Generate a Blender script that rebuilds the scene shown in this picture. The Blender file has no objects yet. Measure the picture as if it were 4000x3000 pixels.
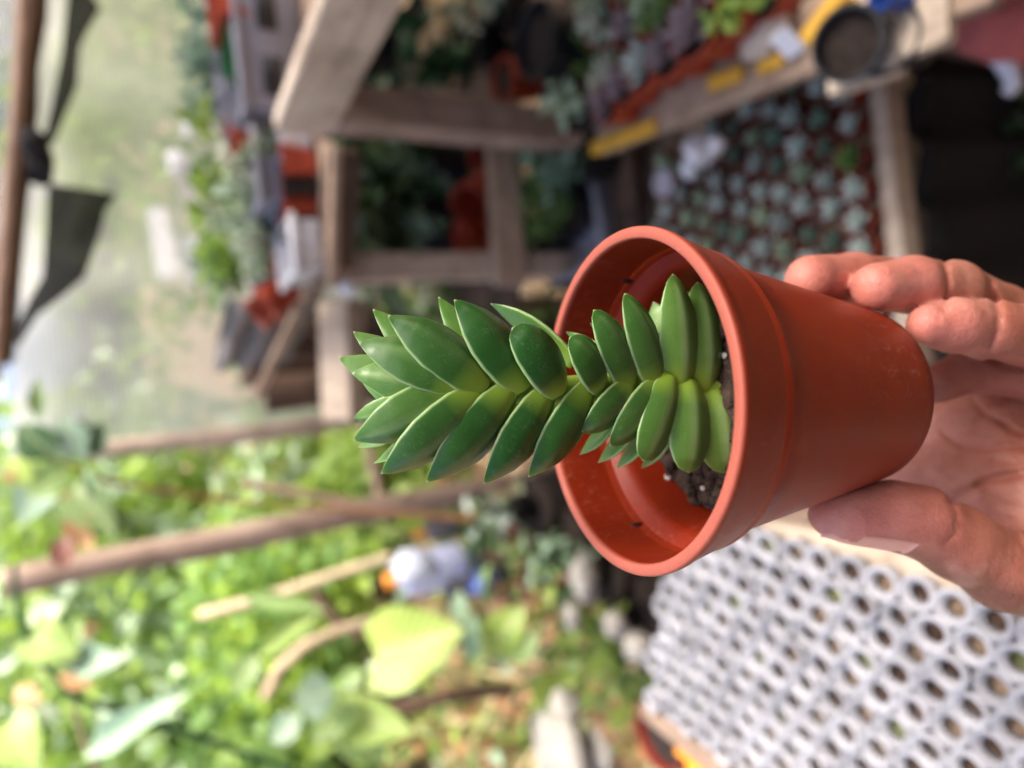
import bpy, math, random
import numpy as np
from mathutils import Vector, Matrix

# ------------------------------------------------------------------ camera, sky, sun, exposure
SC = bpy.context.scene
COL = SC.collection
F = 2700.0            # focal length in pixels of the 4000 px wide photograph
CZ = 1.45             # camera height above the yard floor
UP = -np.array([535., -4830., -2700.]); UP /= np.linalg.norm(UP)
YY = np.array([0., 0., -1.]) - UP * (-UP[2]); YY /= np.linalg.norm(YY)
XX = np.cross(YY, UP)
M = np.array([XX, YY, UP])            # upright camera axes -> world
CAM = np.array([0., 0., CZ])

cam = bpy.data.cameras.new('camera')
cam_o = bpy.data.objects.new('camera', cam); COL.objects.link(cam_o)
R = np.eye(4); R[:3, 0] = -M[:, 1]; R[:3, 1] = M[:, 0]; R[:3, 2] = M[:, 2]; R[:3, 3] = CAM
cam_o.matrix_world = Matrix(R.tolist())
cam.sensor_fit = 'HORIZONTAL'; cam.sensor_width = 36.0; cam.lens = F / 4000 * 36
cam.clip_start = 0.01; cam.clip_end = 500
cam.dof.use_dof = True; cam.dof.focus_distance = 0.188; cam.dof.aperture_fstop = 5.2
SC.camera = cam_o

SUN_EL, SUN_AZ = math.radians(56), math.radians(100)     # azimuth from +Y towards +X
W = bpy.data.worlds.new('World'); SC.world = W; W.use_nodes = True
nt = W.node_tree; bg = nt.nodes['Background']
sky = nt.nodes.new('ShaderNodeTexSky'); sky.sky_type = 'NISHITA'; sky.sun_disc = False
sky.sun_elevation = SUN_EL; sky.sun_rotation = SUN_AZ; sky.air_density = .5; sky.dust_density = 6.0; sky.ozone_density = 0.3
nt.links.new(sky.outputs[0], bg.inputs[0]); bg.inputs[1].default_value = 0.15
sl = bpy.data.lights.new('sun', 'SUN'); sl.energy = 1.5; sl.angle = math.radians(15); sl.color = (1.0, .95, .87)
so = bpy.data.objects.new('sun', sl); COL.objects.link(so)
sdir = Vector((math.sin(SUN_AZ) * math.cos(SUN_EL), math.cos(SUN_AZ) * math.cos(SUN_EL), math.sin(SUN_EL)))
so.rotation_euler = sdir.to_track_quat('Z', 'Y').to_euler(); so.location = (0, 0, 6)
SC.view_settings.view_transform = 'Standard'; SC.view_settings.look = 'None'
SC.view_settings.exposure = 1.88; SC.view_settings.gamma = 1.0; SC.view_settings.use_curve_mapping = False
SC.cycles.max_bounces = 8; SC.cycles.transparent_max_bounces = 12
SC.cycles.use_denoising = True

RNG = random.Random(7); NR = np.random.default_rng(7)

# ------------------------------------------------------------------ surveying helpers (photo ray -> point on a known plane)
def ray(x, y): return M @ np.array([1500. - y, 2000. - x, -F]) / F
def P(x, y, d): return Vector((CAM + ray(x, y) * d).tolist())
def Z(x, y, z): r = ray(x, y); return P(x, y, (z - CZ) / r[2])
def Yp(x, y, wy): r = ray(x, y); return P(x, y, wy / r[1])
def c2w(a):                            # (right, down, forward) of the photograph -> world
    a = np.asarray(a, float); return np.stack([-a[..., 1], -a[..., 0], -a[..., 2]], -1) @ M.T + CAM
def px(x, y, z): return np.array([(x - 2000) / F * z, (y - 1500) / F * z, z])

# ------------------------------------------------------------------ materials
def rgb(h, k=1.0):
    v = [int(h[i:i + 2], 16) / 255 for i in (0, 2, 4)]
    return tuple(k * (c / 12.92 if c <= .04045 else ((c + .055) / 1.055) ** 2.4) for c in v) + (1,)
class NT:
    def __init__(s, name):
        s.m = bpy.data.materials.new(name); s.m.use_nodes = True; s.t = s.m.node_tree
        s.p = s.t.nodes['Principled BSDF']; s.out = s.t.nodes['Material Output']
    def n(s, typ, **kw):
        nd = s.t.nodes.new('ShaderNode' + typ)
        for k, v in kw.items():
            if k in nd.inputs: s.set(nd.inputs[k], v)
            else: setattr(nd, k, v)
        return nd
    def set(s, inp, v):
        if isinstance(v, bpy.types.NodeSocket): s.t.links.new(v, inp)
        else: inp.default_value = v
    def bsdf(s, **kw):
        for k, v in kw.items(): s.set(s.p.inputs[k.replace('_', ' ')], v)
    def coord(s, which='Object', scale=(1, 1, 1)):
        c = s.n('TexCoord').outputs[which]
        mp = s.n('Mapping'); s.t.links.new(c, mp.inputs[0]); mp.inputs['Scale'].default_value = scale
        return mp.outputs[0]
    def noise(s, vec, scale, detail=4, rough=.55):
        nd = s.n('TexNoise', Scale=scale, Detail=detail, Roughness=rough); s.t.links.new(vec, nd.inputs['Vector']); return nd.outputs['Fac']
    def ramp(s, fac, stops):
        r = s.n('ValToRGB'); e = r.color_ramp.elements
        while len(e) < len(stops): e.new(.5)
        for k, (p, c) in zip(e, stops): k.position = p; k.color = c
        s.t.links.new(fac, r.inputs[0]); return r.outputs[0]
    def mix(s, fac, a, b, mode='MIX'):
        m = s.n('Mix', data_type='RGBA', blend_type=mode)
        s.set(m.inputs[0], fac); s.set(m.inputs[6], a); s.set(m.inputs[7], b); return m.outputs[2]
    def math(s, op, a, b=0.0):
        m = s.n('Math', operation=op); s.set(m.inputs[0], a); s.set(m.inputs[1], b); return m.outputs[0]
    def bump(s, h, strength=.3, dist=.001):
        b = s.n('Bump', Strength=strength, Distance=dist); s.t.links.new(h, b.inputs['Height']); s.set(s.p.inputs['Normal'], b.outputs[0]); return b
    def attr(s, name): return s.n('Attribute', attribute_name=name).outputs['Fac']
    def rand(s): return s.n('ObjectInfo').outputs['Random']

def plain(name, c, rough=.6, var=.25, scale=30, bump=0.0, dist=.002):
    t = NT(name); v = t.coord(); n = t.noise(v, scale)
    c = rgb(c) if isinstance(c, str) else c
    a = tuple(x * (1 - var) for x in c[:3]) + (1,); b = tuple(min(1, x * (1 + var)) for x in c[:3]) + (1,)
    t.bsdf(Base_Color=t.ramp(n, [(.3, a), (.7, b)]), Roughness=rough)
    if bump: t.bump(t.noise(v, scale * 3), bump, dist)
    return t.m
def wood(name, a, b, axis=1):
    t = NT(name); sc = [9, 9, 9]; sc[axis] = .9; v = t.coord('Object', sc)
    n1 = t.noise(v, 6, 6, .65); n2 = t.noise(t.coord('Object', (1, 1, 1)), 7, 3)
    c = t.mix(.5, t.ramp(n1, [(.3, rgb(a, .75)), (.72, rgb(b, 1.1))]), t.ramp(n2, [(.35, rgb(a)), (.65, rgb(b))]))
    c = t.mix(t.math('MULTIPLY', t.ramp(t.noise(t.coord('Object', (1, 1, 1)), 11, 5, .7), [(.52, (0, 0, 0, 1)), (.66, (1, 1, 1, 1))]), .55), c, rgb(a, .5))
    t.bsdf(Base_Color=c, Roughness=.85); t.bump(n1, .5, .003); return t.m
def leafmat(name, c1, c2, transl=.35, rough=.45):
    t = NT(name); v = t.coord(); n = t.noise(v, 25)
    base = t.mix(n, rgb(c1), rgb(c2))
    sx = t.n('SeparateXYZ'); t.t.links.new(t.n('TexCoord').outputs['Object'], sx.inputs[0]); ax = t.math('ABSOLUTE', sx.outputs[0])
    side = t.math('SINE', t.math('MULTIPLY', t.math('SUBTRACT', sx.outputs[1], t.math('MULTIPLY', ax, .8)), 52))
    vein = t.math('MAXIMUM', t.math('GREATER_THAN', side, .86), t.math('LESS_THAN', ax, .022))
    blot = t.ramp(t.noise(v, 3.2, 5, .7), [(.56, (0, 0, 0, 1)), (.66, (1, 1, 1, 1))])
    base = t.mix(t.math('MULTIPLY', t.math('MULTIPLY', vein, t.attr('veined')), .45), base, rgb('dce2a8'))
    base = t.mix(t.math('MULTIPLY', t.math('MULTIPLY', blot, t.attr('veined')), .35), base, rgb('b09a60'))
    hue = t.n('HueSaturation'); t.set(hue.inputs['Color'], base)
    t.set(hue.inputs['Value'], t.math('ADD', t.math('MULTIPLY', t.rand(), .5), .75))
    t.bsdf(Base_Color=hue.outputs[0], Roughness=rough)
    tr = t.n('BsdfTranslucent'); t.set(tr.inputs['Color'], hue.outputs[0])
    mx = t.n('MixShader'); mx.inputs[0].default_value = transl
    t.t.links.new(t.p.outputs[0], mx.inputs[1]); t.t.links.new(tr.outputs[0], mx.inputs[2]); t.t.links.new(mx.outputs[0], t.out.inputs[0])
    return t.m
def netmat(name, c, open_=.4, transl=.5, stripe=60, axis='X'):
    t = NT(name); v = t.coord()
    w = t.n('TexWave', wave_type='BANDS', bands_direction=axis, Scale=stripe, Distortion=1.5, Detail=3); t.t.links.new(v, w.inputs[0])
    n = t.noise(v, 3)
    cc = t.mix(t.math('MULTIPLY', w.outputs['Fac'], .5), t.mix(t.ramp(n, [(.35, (0, 0, 0, 1)), (.65, (1, 1, 1, 1))]), rgb(c), rgb(c, .72)), rgb(c, .45))
    t.bsdf(Base_Color=cc, Roughness=.8)
    tr = t.n('BsdfTranslucent'); t.set(tr.inputs['Color'], cc)
    m1 = t.n('MixShader'); m1.inputs[0].default_value = transl
    t.t.links.new(t.p.outputs[0], m1.inputs[1]); t.t.links.new(tr.outputs[0], m1.inputs[2])
    tp = t.n('BsdfTransparent'); m2 = t.n('MixShader')
    t.set(m2.inputs[0], t.math('MULTIPLY', t.math('ADD', t.math('MULTIPLY', n, .5), .75), open_))
    t.t.links.new(m1.outputs[0], m2.inputs[1]); t.t.links.new(tp.outputs[0], m2.inputs[2]); t.t.links.new(m2.outputs[0], t.out.inputs[0])
    return t.m

# ------------------------------------------------------------------ mesh helpers
class MB:
    def __init__(s): s.v = []; s.f = []
    def add(s, v, f):
        o = len(s.v); s.v += [tuple(map(float, p)) for p in v]; s.f += [tuple(i + o for i in q) for q in f]; return s
    def box(s, c, d, rot=None, bev=0.0):
        hx, hy, hz = (k / 2 for k in d); b = min(bev, hx * .9, hy * .9, hz * .9)
        vs = []; fs = []
        if b <= 0:
            vs = [(x, y, z) for x in (-hx, hx) for y in (-hy, hy) for z in (-hz, hz)]
            fs = [(0, 1, 3, 2), (4, 6, 7, 5), (0, 4, 5, 1), (2, 3, 7, 6), (0, 2, 6, 4), (1, 5, 7, 3)]
        else:                           # octagonal section swept along y, chamfered
            sec = [(-hx + b, -hz), (hx - b, -hz), (hx, -hz + b), (hx, hz - b), (hx - b, hz), (-hx + b, hz), (-hx, hz - b), (-hx, -hz + b)]
            for y, k in ((-hy, 1 - b / max(hx, hz)), (-hy + b, 1), (hy - b, 1), (hy, 1 - b / max(hx, hz))):
                vs += [(x * k, y, z * k) for x, z in sec]
            for r in range(3):
                for i in range(8): j = (i + 1) % 8; fs.append((r * 8 + i, r * 8 + j, r * 8 + 8 + j, r * 8 + 8 + i))
            fs += [tuple(range(7, -1, -1)), tuple(range(24, 32))]
        c = Vector(c); rot = rot or Matrix.Identity(3)
        return s.add([c + rot @ Vector(v) for v in vs], fs)
    def bar(s, p, q, w, h, up=(0, 0, 1), bev=.003):
        p = Vector(p); q = Vector(q); y = (q - p); L = y.length; y.normalize(); up = Vector(up)
        x = y.cross(up).normalized(); z = x.cross(y)
        return s.box((p + q) / 2, (w, L, h), Matrix((x, y, z)).transposed(), bev)
    def lathe(s, prof, n=24, c=(0, 0, 0), close=False):
        vs = []; fs = []; m = len(prof)
        for i in range(n):
            a = 2 * math.pi * i / n; vs += [(c[0] + r * math.cos(a), c[1] + r * math.sin(a), c[2] + z) for r, z in prof]
        for i in range(n):
            j = (i + 1) % n
            for k in range(m if close else m - 1):
                l = (k + 1) % m; fs.append((i * m + k, j * m + k, j * m + l, i * m + l))
        return s.add(vs, fs)
    def tube(s, pts, rad, n=8, cap=True):
        pts = [Vector(p) for p in pts]; vs = []; fs = []; m = len(pts)
        if not hasattr(rad, '__len__'): rad = [rad] * m
        ref = Vector((.3, .2, .93))
        for i, p in enumerate(pts):
            t = (pts[min(i + 1, m - 1)] - pts[max(i - 1, 0)]).normalized()
            a = t.cross(ref).normalized(); b = t.cross(a)
            vs += [p + (a * math.cos(2 * math.pi * k / n) + b * math.sin(2 * math.pi * k / n)) * rad[i] for k in range(n)]
        for i in range(m - 1):
            for k in range(n): l = (k + 1) % n; fs.append((i * n + k, i * n + l, i * n + n + l, i * n + n + k))
        if cap: fs += [tuple(range(n)), tuple((m - 1) * n + k for k in range(n - 1, -1, -1))]
        return s.add(vs, fs)
    def blob(s, c, r, n=8, jit=.15, sq=(1, 1, 1), rng=RNG):
        vs = [(0, 0, 1)]; rows = max(3, n // 2)
        for i in range(1, rows):
            th = math.pi * i / rows
            vs += [(math.sin(th) * math.cos(2 * math.pi * k / n), math.sin(th) * math.sin(2 * math.pi * k / n), math.cos(th)) for k in range(n)]
        vs.append((0, 0, -1)); last = len(vs) - 1
        fs = [(0, 1 + k, 1 + (k + 1) % n) for k in range(n)]
        for i in range(rows - 2):
            for k in range(n): l = (k + 1) % n; a = 1 + i * n; fs.append((a + k, a + n + k, a + n + l, a + l))
        a = 1 + (rows - 2) * n; fs += [(a + (k + 1) % n, a + k, last) for k in range(n)]
        c = Vector(c); out = []
        for v in vs:
            k = r * (1 + rng.uniform(-jit, jit)); out.append((c[0] + v[0] * k * sq[0], c[1] + v[1] * k * sq[1], c[2] + v[2] * k * sq[2]))
        return s.add(out, fs)
    def mesh(s, name, smooth=True, off=(0, 0, 0), attrs=None):
        me = bpy.data.meshes.new(name); o = Vector(off)
        me.from_pydata([tuple(Vector(v) - o) for v in s.v], [], s.f); me.update()
        if smooth: me.polygons.foreach_set('use_smooth', [True] * len(me.polygons))
        for k, vals in (attrs or {}).items():
            a = me.attributes.new(k, 'FLOAT', 'POINT'); a.data.foreach_set('value', np.asarray(vals, np.float32).ravel())
        return me

def sharp(me, deg=35):
    try: me.set_sharp_from_angle(angle=math.radians(deg))
    except Exception: pass
    return me
def obj(name, me, mat, parent=None, loc=None, label=None, mw=None):
    if isinstance(me, MB): me = me.mesh(name)
    if mat is not None and not me.materials: me.materials.append(mat)
    o = bpy.data.objects.new(name, me); COL.objects.link(o)
    if mat is not None and me.materials[0] != mat:
        o.material_slots[0].link = 'OBJECT'; o.material_slots[0].material = mat
    if parent: o.parent = parent
    if loc is not None: o.location = loc
    if mw is not None: o.matrix_local = mw
    if label: o['label'] = label
    return o
def tag(o, label, cat, group=None):
    o['label'] = label; o['category'] = cat
    if group: o['group'] = group
    return o
def empty(name, loc, label, cat, group=None, rz=0.0):
    o = bpy.data.objects.new(name, None); COL.objects.link(o); o.empty_display_size = .02
    o.location = loc; o.rotation_euler = (0, 0, rz); return tag(o, label, cat, group)
def structure(o): o['kind'] = 'structure'; return o
def stuff(o): o['kind'] = 'stuff'; return o
def solid(name, mb, mat, label, cat, group=None, deg=35, smooth=True):
    """a one-mesh thing whose origin sits at the middle of its base"""
    v = np.array(mb.v); lo = v.min(0); hi = v.max(0); c = ((lo[0] + hi[0]) / 2, (lo[1] + hi[1]) / 2, lo[2])
    o = obj(name, sharp(mb.mesh(name, smooth, c), deg), mat, None, c)
    return tag(o, label, cat, group)

# ------------------------------------------------------------------ palette
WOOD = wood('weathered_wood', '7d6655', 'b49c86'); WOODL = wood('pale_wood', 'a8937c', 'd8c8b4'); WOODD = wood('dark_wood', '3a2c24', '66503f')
WOODZ = wood('weathered_upright_wood', '7d6655', 'b0998a', 2); WOODLZ = wood('pale_upright_wood', '9a8474', 'cbb8a6', 2)
TERRA = plain('orange_plastic', '9c3a22', .5, .18, 20); TERRAD = plain('dark_orange_plastic', '7a2a1c', .5, .2, 20)
BLACKP = plain('black_plastic', '1d1d20', .4, .3, 20); GREYP = plain('grey_plastic', '84848e', .5, .15, 10); WHITEP = plain('white_plastic', 'e2e2ea', .4, .05, 10)
GREENP = plain('green_plastic', '0f5a2a', .45, .2, 10); SOILB = plain('dark_soil', '2a1f19', .95, .6, 90, .8, .004); YELLOW = plain('yellow_paint', 'd2a030', .6, .15, 20)
BLUEP = plain('blue_plastic', '2c4f9c', .45, .15, 10); LILAC = plain('lilac_plastic', 'c0c6e8', .4, .06, 8); ORANGEP = plain('orange_cap_plastic', 'e08a20', .45, .1, 8)
L_GRN = leafmat('green_leaf', '567838', '8aac60'); L_DRK = leafmat('dark_leaf', '1d4a26', '2f6238', .2); L_YEL = leafmat('yellow_green_leaf', '7e9c36', 'aac256', .45)
L_TEAL = leafmat('blue_green_leaf', '6a8c74', '9cb8a2', .25); L_LIME = leafmat('lime_leaf', '86aa48', 'b2cc70', .5); L_BRN = leafmat('dry_leaf', '8a5a3a', 'c08a60', .3, .8)
L_TAN = leafmat('straw_leaf', 'b8a078', 'dccaa4', .35, .8); L_RED = leafmat('burgundy_leaf', '5e1824', '8a2838', .25); L_PALE = leafmat('pale_green_leaf', '9cb48e', 'c8d8bc', .25)
L_GREY = leafmat('grey_green_leaf', 'b0c0b2', 'd8e2da', .12); L_PUR = leafmat('grey_purple_leaf', '6e5c60', '94848a', .12); L_ORG = leafmat('orange_leaf', 'b88850', 'd8b078', .35)
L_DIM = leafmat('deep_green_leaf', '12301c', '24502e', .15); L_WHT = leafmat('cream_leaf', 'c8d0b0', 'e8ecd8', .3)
BRANCH = wood('light_bark', '9a8468', 'ccb798'); BARK = plain('brown_bark', '5c4638', .9, .3, 12, .8, .01)

# ------------------------------------------------------------------ shared background meshes
def blade(kind, L=1.0, Wd=1.0, droop=.12, fold=.18):
    """leaf along +Y, unit length and unit width, thin and slightly folded and drooping, two-sided shell"""
    wt = {'ovate': [.06, .55, .9, 1, .85, .5, .02], 'heart': [.7, 1, .98, .86, .66, .38, .02], 'lance': [.2, .6, .9, 1, .85, .5, .02], 'round': [.25, .75, 1, 1, .95, .7, .2]}[kind]
    mb = MB(); vs = []; n = len(wt)
    for i, w in enumerate(wt):
        t = i / (n - 1); y = t - (.0 if kind != 'heart' or i else -.0)
        for j in (-1, -.5, 0, .5, 1):
            yy = y - (.1 * abs(j) if kind == 'heart' and i == 0 else 0)
            vs.append((j * w * .5 * Wd, yy * L, fold * abs(j) * w * .5 - droop * t * t + .05 * math.sin(t * 9 + j * 2.2) * abs(j) * w))
    fs = [(i * 5 + j, i * 5 + j + 1, i * 5 + 6 + j, i * 5 + 5 + j) for i in range(n - 1) for j in range(4)]
    return mb.add(vs, fs).mesh(kind + '_leaf', attrs={'veined': [1.0] * len(vs)})
BL = {k: blade(k) for k in ('ovate', 'heart', 'lance', 'round')}
def frame(y, n):
    y = Vector(y).normalized(); n = Vector(n); n = (n - y * n.dot(y))
    if n.length < 1e-5: n = y.orthogonal()
    n.normalize(); x = y.cross(n); return Matrix((x, y, n)).transposed()
def leaf_mw(p, d, n, L, Wd):
    r = frame(d, n); m = Matrix((r.col[0] * Wd, r.col[1] * L, r.col[2] * L)).transposed().to_4x4(); m.translation = Vector(p); return m
def rvec(rng, up=0.0):
    while True:
        v = Vector((rng.uniform(-1, 1), rng.uniform(-1, 1), rng.uniform(-1, 1)))
        if .05 < v.length < 1: v.normalize(); v.z += up; return v.normalized()
def add_blade(mb, kind, p, d, n, L, Wd):
    me = BL[kind]; m = leaf_mw(p, d, n, L, Wd)
    mb.add([m @ v.co for v in me.vertices], [tuple(q.vertices) for q in me.polygons])
def pot_mesh(rt, rb, h, lip=.004, n=20):
    c = h * .78
    return sharp(MB().lathe([(0.0, 0), (rb, 0), (rt * .93, c), (rt * .985, c + .002), (rt, h), (rt - lip, h), (rt * .93 - lip, c), (rb - lip, lip), (0, lip)], n).mesh('pot'), 40)
def disc_mesh(r, z, jit=.003, rng=RNG, n=14):
    vs = [(0, 0, z + jit)]; fs = []
    for k, f in enumerate((.4, .75, 1)):
        vs += [(r * f * math.cos(2 * math.pi * i / n), r * f * math.sin(2 * math.pi * i / n), z + (rng.uniform(-jit, jit) if f < 1 else 0)) for i in range(n)]
    for i in range(n):
        j = (i + 1) % n; fs.append((0, 1 + i, 1 + j))
        for k in (0, 1): a = 1 + k * n; fs.append((a + i, a + n + i, a + n + j, a + j))
    return MB().add(vs, fs).mesh('soil')
def fat(mb, p, d, n, L, Wd, T):
    """thick little succulent leaf: a bent diamond-section spindle"""
    r = frame(d, n); p = Vector(p); vs = []; k = 6
    for t, w, b in ((0, .4, 0), (.35, .9, .03), (.7, .85, .1), (1, .08, .22)):
        c = p + r @ Vector((0, t * L, b * L))
        vs += [c + r @ Vector((math.cos(2 * math.pi * i / k) * w * Wd / 2, 0, math.sin(2 * math.pi * i / k) * w * T / 2)) for i in range(k)]
    fs = [(i * k + j, i * k + (j + 1) % k, i * k + k + (j + 1) % k, i * k + k + j) for i in range(3) for j in range(k)]
    mb.add(vs, fs + [tuple(range(3 * k, 4 * k))])
def rosette_mesh(r, rng, n=16):
    mb = MB()
    for i in range(n):
        a = i * 2.4; f = 1 - .75 * i / n; el = .25 + 1.0 * i / n
        d = (math.cos(a) * math.cos(el), math.sin(a) * math.cos(el), math.sin(el))
        fat(mb, (math.cos(a) * .1 * r, math.sin(a) * .1 * r, .3 * r * i / n), d, (-d[0] * .6, -d[1] * .6, 1), r * (f * .8 + .25) * rng.uniform(.9, 1.1), r * .5 * (f * .6 + .4), r * .18)
    return mb.mesh('rosette')
def sprig_mesh(h, spread, n, L, Wd, kind, rng, stems=4):
    mb = MB(); st = MB(); tips = []
    for s in range(stems):
        d = rvec(rng, 1.6); pts = [Vector((0, 0, 0))]
        for k in range(4): pts.append(pts[-1] + (d + rvec(rng) * .35).normalized() * h / 4)
        st.tube(pts, [.0025, .0022, .002, .0015, .001], 5)
        for q in range(n // stems):
            t = rng.uniform(.2, 1) * 4; i = min(3, int(t)); p = pts[i].lerp(pts[i + 1], t - i); dd = rvec(rng, .25)
            add_blade(mb, kind, p + dd * spread * .1, dd, rvec(rng, .8), L * rng.uniform(.6, 1.2), Wd * rng.uniform(.7, 1.2))
    return mb.mesh('foliage'), st.mesh('stem')
r1 = random.Random(3)
ROS = [rosette_mesh(.026, r1, r1.choice((13, 16, 18))) for _ in range(5)]
SPR = {k: [sprig_mesh(.13, .05, 44, .05, .024, 'ovate', r1) for _ in range(3)] if k == 'leafy' else
       [sprig_mesh(.10, .05, 90, .022, .012, 'round', r1, 6) for _ in range(3)] if k == 'fine' else
       [sprig_mesh(.12, .04, 36, .07, .010, 'lance', r1, 5) for _ in range(2)] for k in ('leafy', 'fine', 'spiky')}
POT = {'s': pot_mesh(.026, .019, .045, .002), 'm': pot_mesh(.040, .028, .07, .003), 'l': pot_mesh(.055, .04, .10, .004)}
PSOIL = {'s': disc_mesh(.0235, .039), 'm': disc_mesh(.036, .060), 'l': disc_mesh(.050, .085)}
PTOP = {'s': .039, 'm': .060, 'l': .085}
def potted(loc, size, potm, plant, leafm, label, group=None, k=1.0, name='potted_plant', rz=None, cat='potted plant'):
    o = empty(name, loc, label, cat, group, RNG.uniform(0, 6) if rz is None else rz); o.scale = (k, k, k)
    obj('pot', POT[size], potm, o); obj('soil', PSOIL[size], SOILB, o)
    if plant == 'rosette':
        q = obj('rosette', RNG.choice(ROS), leafm, o, (0, 0, PTOP[size])); s = {'s': 1.0, 'm': 1.5, 'l': 2.1}[size]; q.scale = (s, s, s)
    elif plant:
        f, st = RNG.choice(SPR[plant]); s = {'s': .6, 'm': 1.0, 'l': 1.4}[size]
        q = obj('foliage', f, leafm, o, (0, 0, PTOP[size])); q.scale = (s, s, s); stuff(q)
        q = obj('stem', st, L_GRN, o, (0, 0, PTOP[size])); q.scale = (s, s, s)
    return o
# ------------------------------------------------------------------ ground, sky-side setting and the shade house
def ground():
    vs = []; fs = []; n = 60
    xs = np.sign(np.linspace(-1, 1, n)) * np.abs(np.linspace(-1, 1, n)) ** 2.6 * 60
    for y in xs:
        for x in xs:
            h = .02 * math.sin(x * 5.1 + y * 2) + .02 * math.sin(y * 6.3 - x) if abs(x) < 6 and abs(y) < 8 else 0
            vs.append((x, y + 1.5, h - .02))
    for i in range(n - 1):
        for j in range(n - 1): a = i * n + j; fs.append((a, a + 1, a + n + 1, a + n))
    t = NT('yard_soil'); v = t.coord(); n1 = t.noise(v, 3, 6, .6); n2 = t.noise(v, 40, 5, .7)
    c = t.mix(n2, t.ramp(n1, [(.3, rgb('5e4836')), (.55, rgb('8c7358')), (.75, rgb('5c6440'))]), rgb('a08868'))
    t.bsdf(Base_Color=c, Roughness=.95); t.bump(n2, .8, .02)
    structure(obj('ground', MB().add(vs, fs), t.m))
ground()
# shade-net curtain behind the far shelf, hung from the roof pole
def sheet(name, quad, mat, nu, nv, wob, label, cat, group=None, th=.0015, f=(3.1, 7.3), edge=None):
    a, b, c, d = (Vector(q) for q in quad); n = (b - a).cross(d - a).normalized(); vs = []; fs = []
    for i in range(nu + 1):
        for j in range(nv + 1):
            u, w = i / nu, j / nv
            p = a.lerp(b, u).lerp(d.lerp(c, u), w)
            k = wob * (math.sin(u * f[0] * 6.28 + 2 * w) + .5 * math.sin(u * f[1] * 6.28 + 1 + w * 3) + .3 * math.sin(w * 9 + u * 4))
            vs.append(p + n * k)
    m = len(vs); vs += [v - n * th for v in vs]; w = nv + 1
    for i in range(nu):
        for j in range(nv):
            q = (i * w + j, i * w + w + j, i * w + w + j + 1, i * w + j + 1); fs += [q, tuple(k + m for k in q[::-1])]
    for i in range(nu): fs += [(i * w, m + i * w, m + i * w + w, i * w + w), (i * w + nv, i * w + w + nv, m + i * w + w + nv, m + i * w + nv)]
    for j in range(nv): fs += [(j, j + 1, m + j + 1, m + j), (nu * w + j, m + nu * w + j, m + nu * w + j + 1, nu * w + j + 1)]
    mb = MB().add(vs, fs); return solid(name, mb, mat, label, cat, group, 180)
NET = netmat('shade_net', 'f4f4f0', .55, .8, 22, 'Z'); NETR = netmat('roof_net', 'a6a6ac', .62, .6, 40, 'Y'); NETB = netmat('black_net', '17171b', .10, .1, 50); SCRAP = netmat('dark_scrap_net', '33342f', .22, .45, 90)
GREYCL = plain('grey_cloth', '8e8a86', .9, .15, 14, .5, .004)
NY = 2.35
na, nb = Yp(200, -500, NY), Yp(170, 1850, NY)
nb = Vector((Yp(900, 1700, NY).x, NY, na.z)); 
sheet('net_curtain', [(nb.x, NY, .05), (na.x + 1.0, NY, .05), (na.x + 1.0, NY, Yp(215, -1500, NY).z), (nb.x, NY, Yp(40, 1750, NY).z)], NET, 90, 10, .030, 'pale grey-green see-through shade net hanging behind the shelves', 'net', th=.001)
sheet('upper_net', [(.24, 2.62, 1.72), (3.0, 2.62, 1.2), (3.0, 2.66, 2.5), (.24, 2.66, 2.5)], NETR, 50, 8, .03, 'white-grey net rising above the roof pole', 'net', th=.001)
def pole(name, p, q, r, mat, label, cat='post', group=None, knots=8, jit=.25):
    p = Vector(p); q = Vector(q); rg = random.Random(int(abs(p.x * 1e4))); pts = []; ra = []
    for i in range(knots + 1):
        f = i / knots; pts.append(p.lerp(q, f) + rvec(rg) * r * jit * (0 < i < knots)); ra.append(r * rg.uniform(.9, 1.1))
    return solid(name, MB().tube(pts, ra, 12), mat, label, cat, group, 40)
# roof pole along the top of the net, lighter batten beside it
a, b = Yp(150, -700, 2.2), Yp(-40, 2050, 2.2); a = Vector((a.x, 2.2, a.z)); 
pole('roof_pole', Yp(185, -500, 2.22), Yp(0, 1420, 2.22), .030, WOODD, 'dark rough wooden pole carrying the roof net above the curtain', 'pole', knots=10)
pole('roof_batten', Yp(130, -500, 2.16), Yp(-25, 1500, 2.16), .016, wood('batten_wood', '8a6f5e', 'c0a08c', 0), 'thin pale batten running beside the dark roof pole', 'batten', knots=8)
rz = Yp(95, 0, 2.2).z
sheet('roof_net', [(.26, 2.28, 1.775), (3.0, 2.28, 1.34), (3.0, -1.2, 2.1), (.05, -1.2, 2.35)], NETR, 30, 24, .05, 'white-grey net stretched overhead as the roof', 'net', th=.001)
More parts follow.
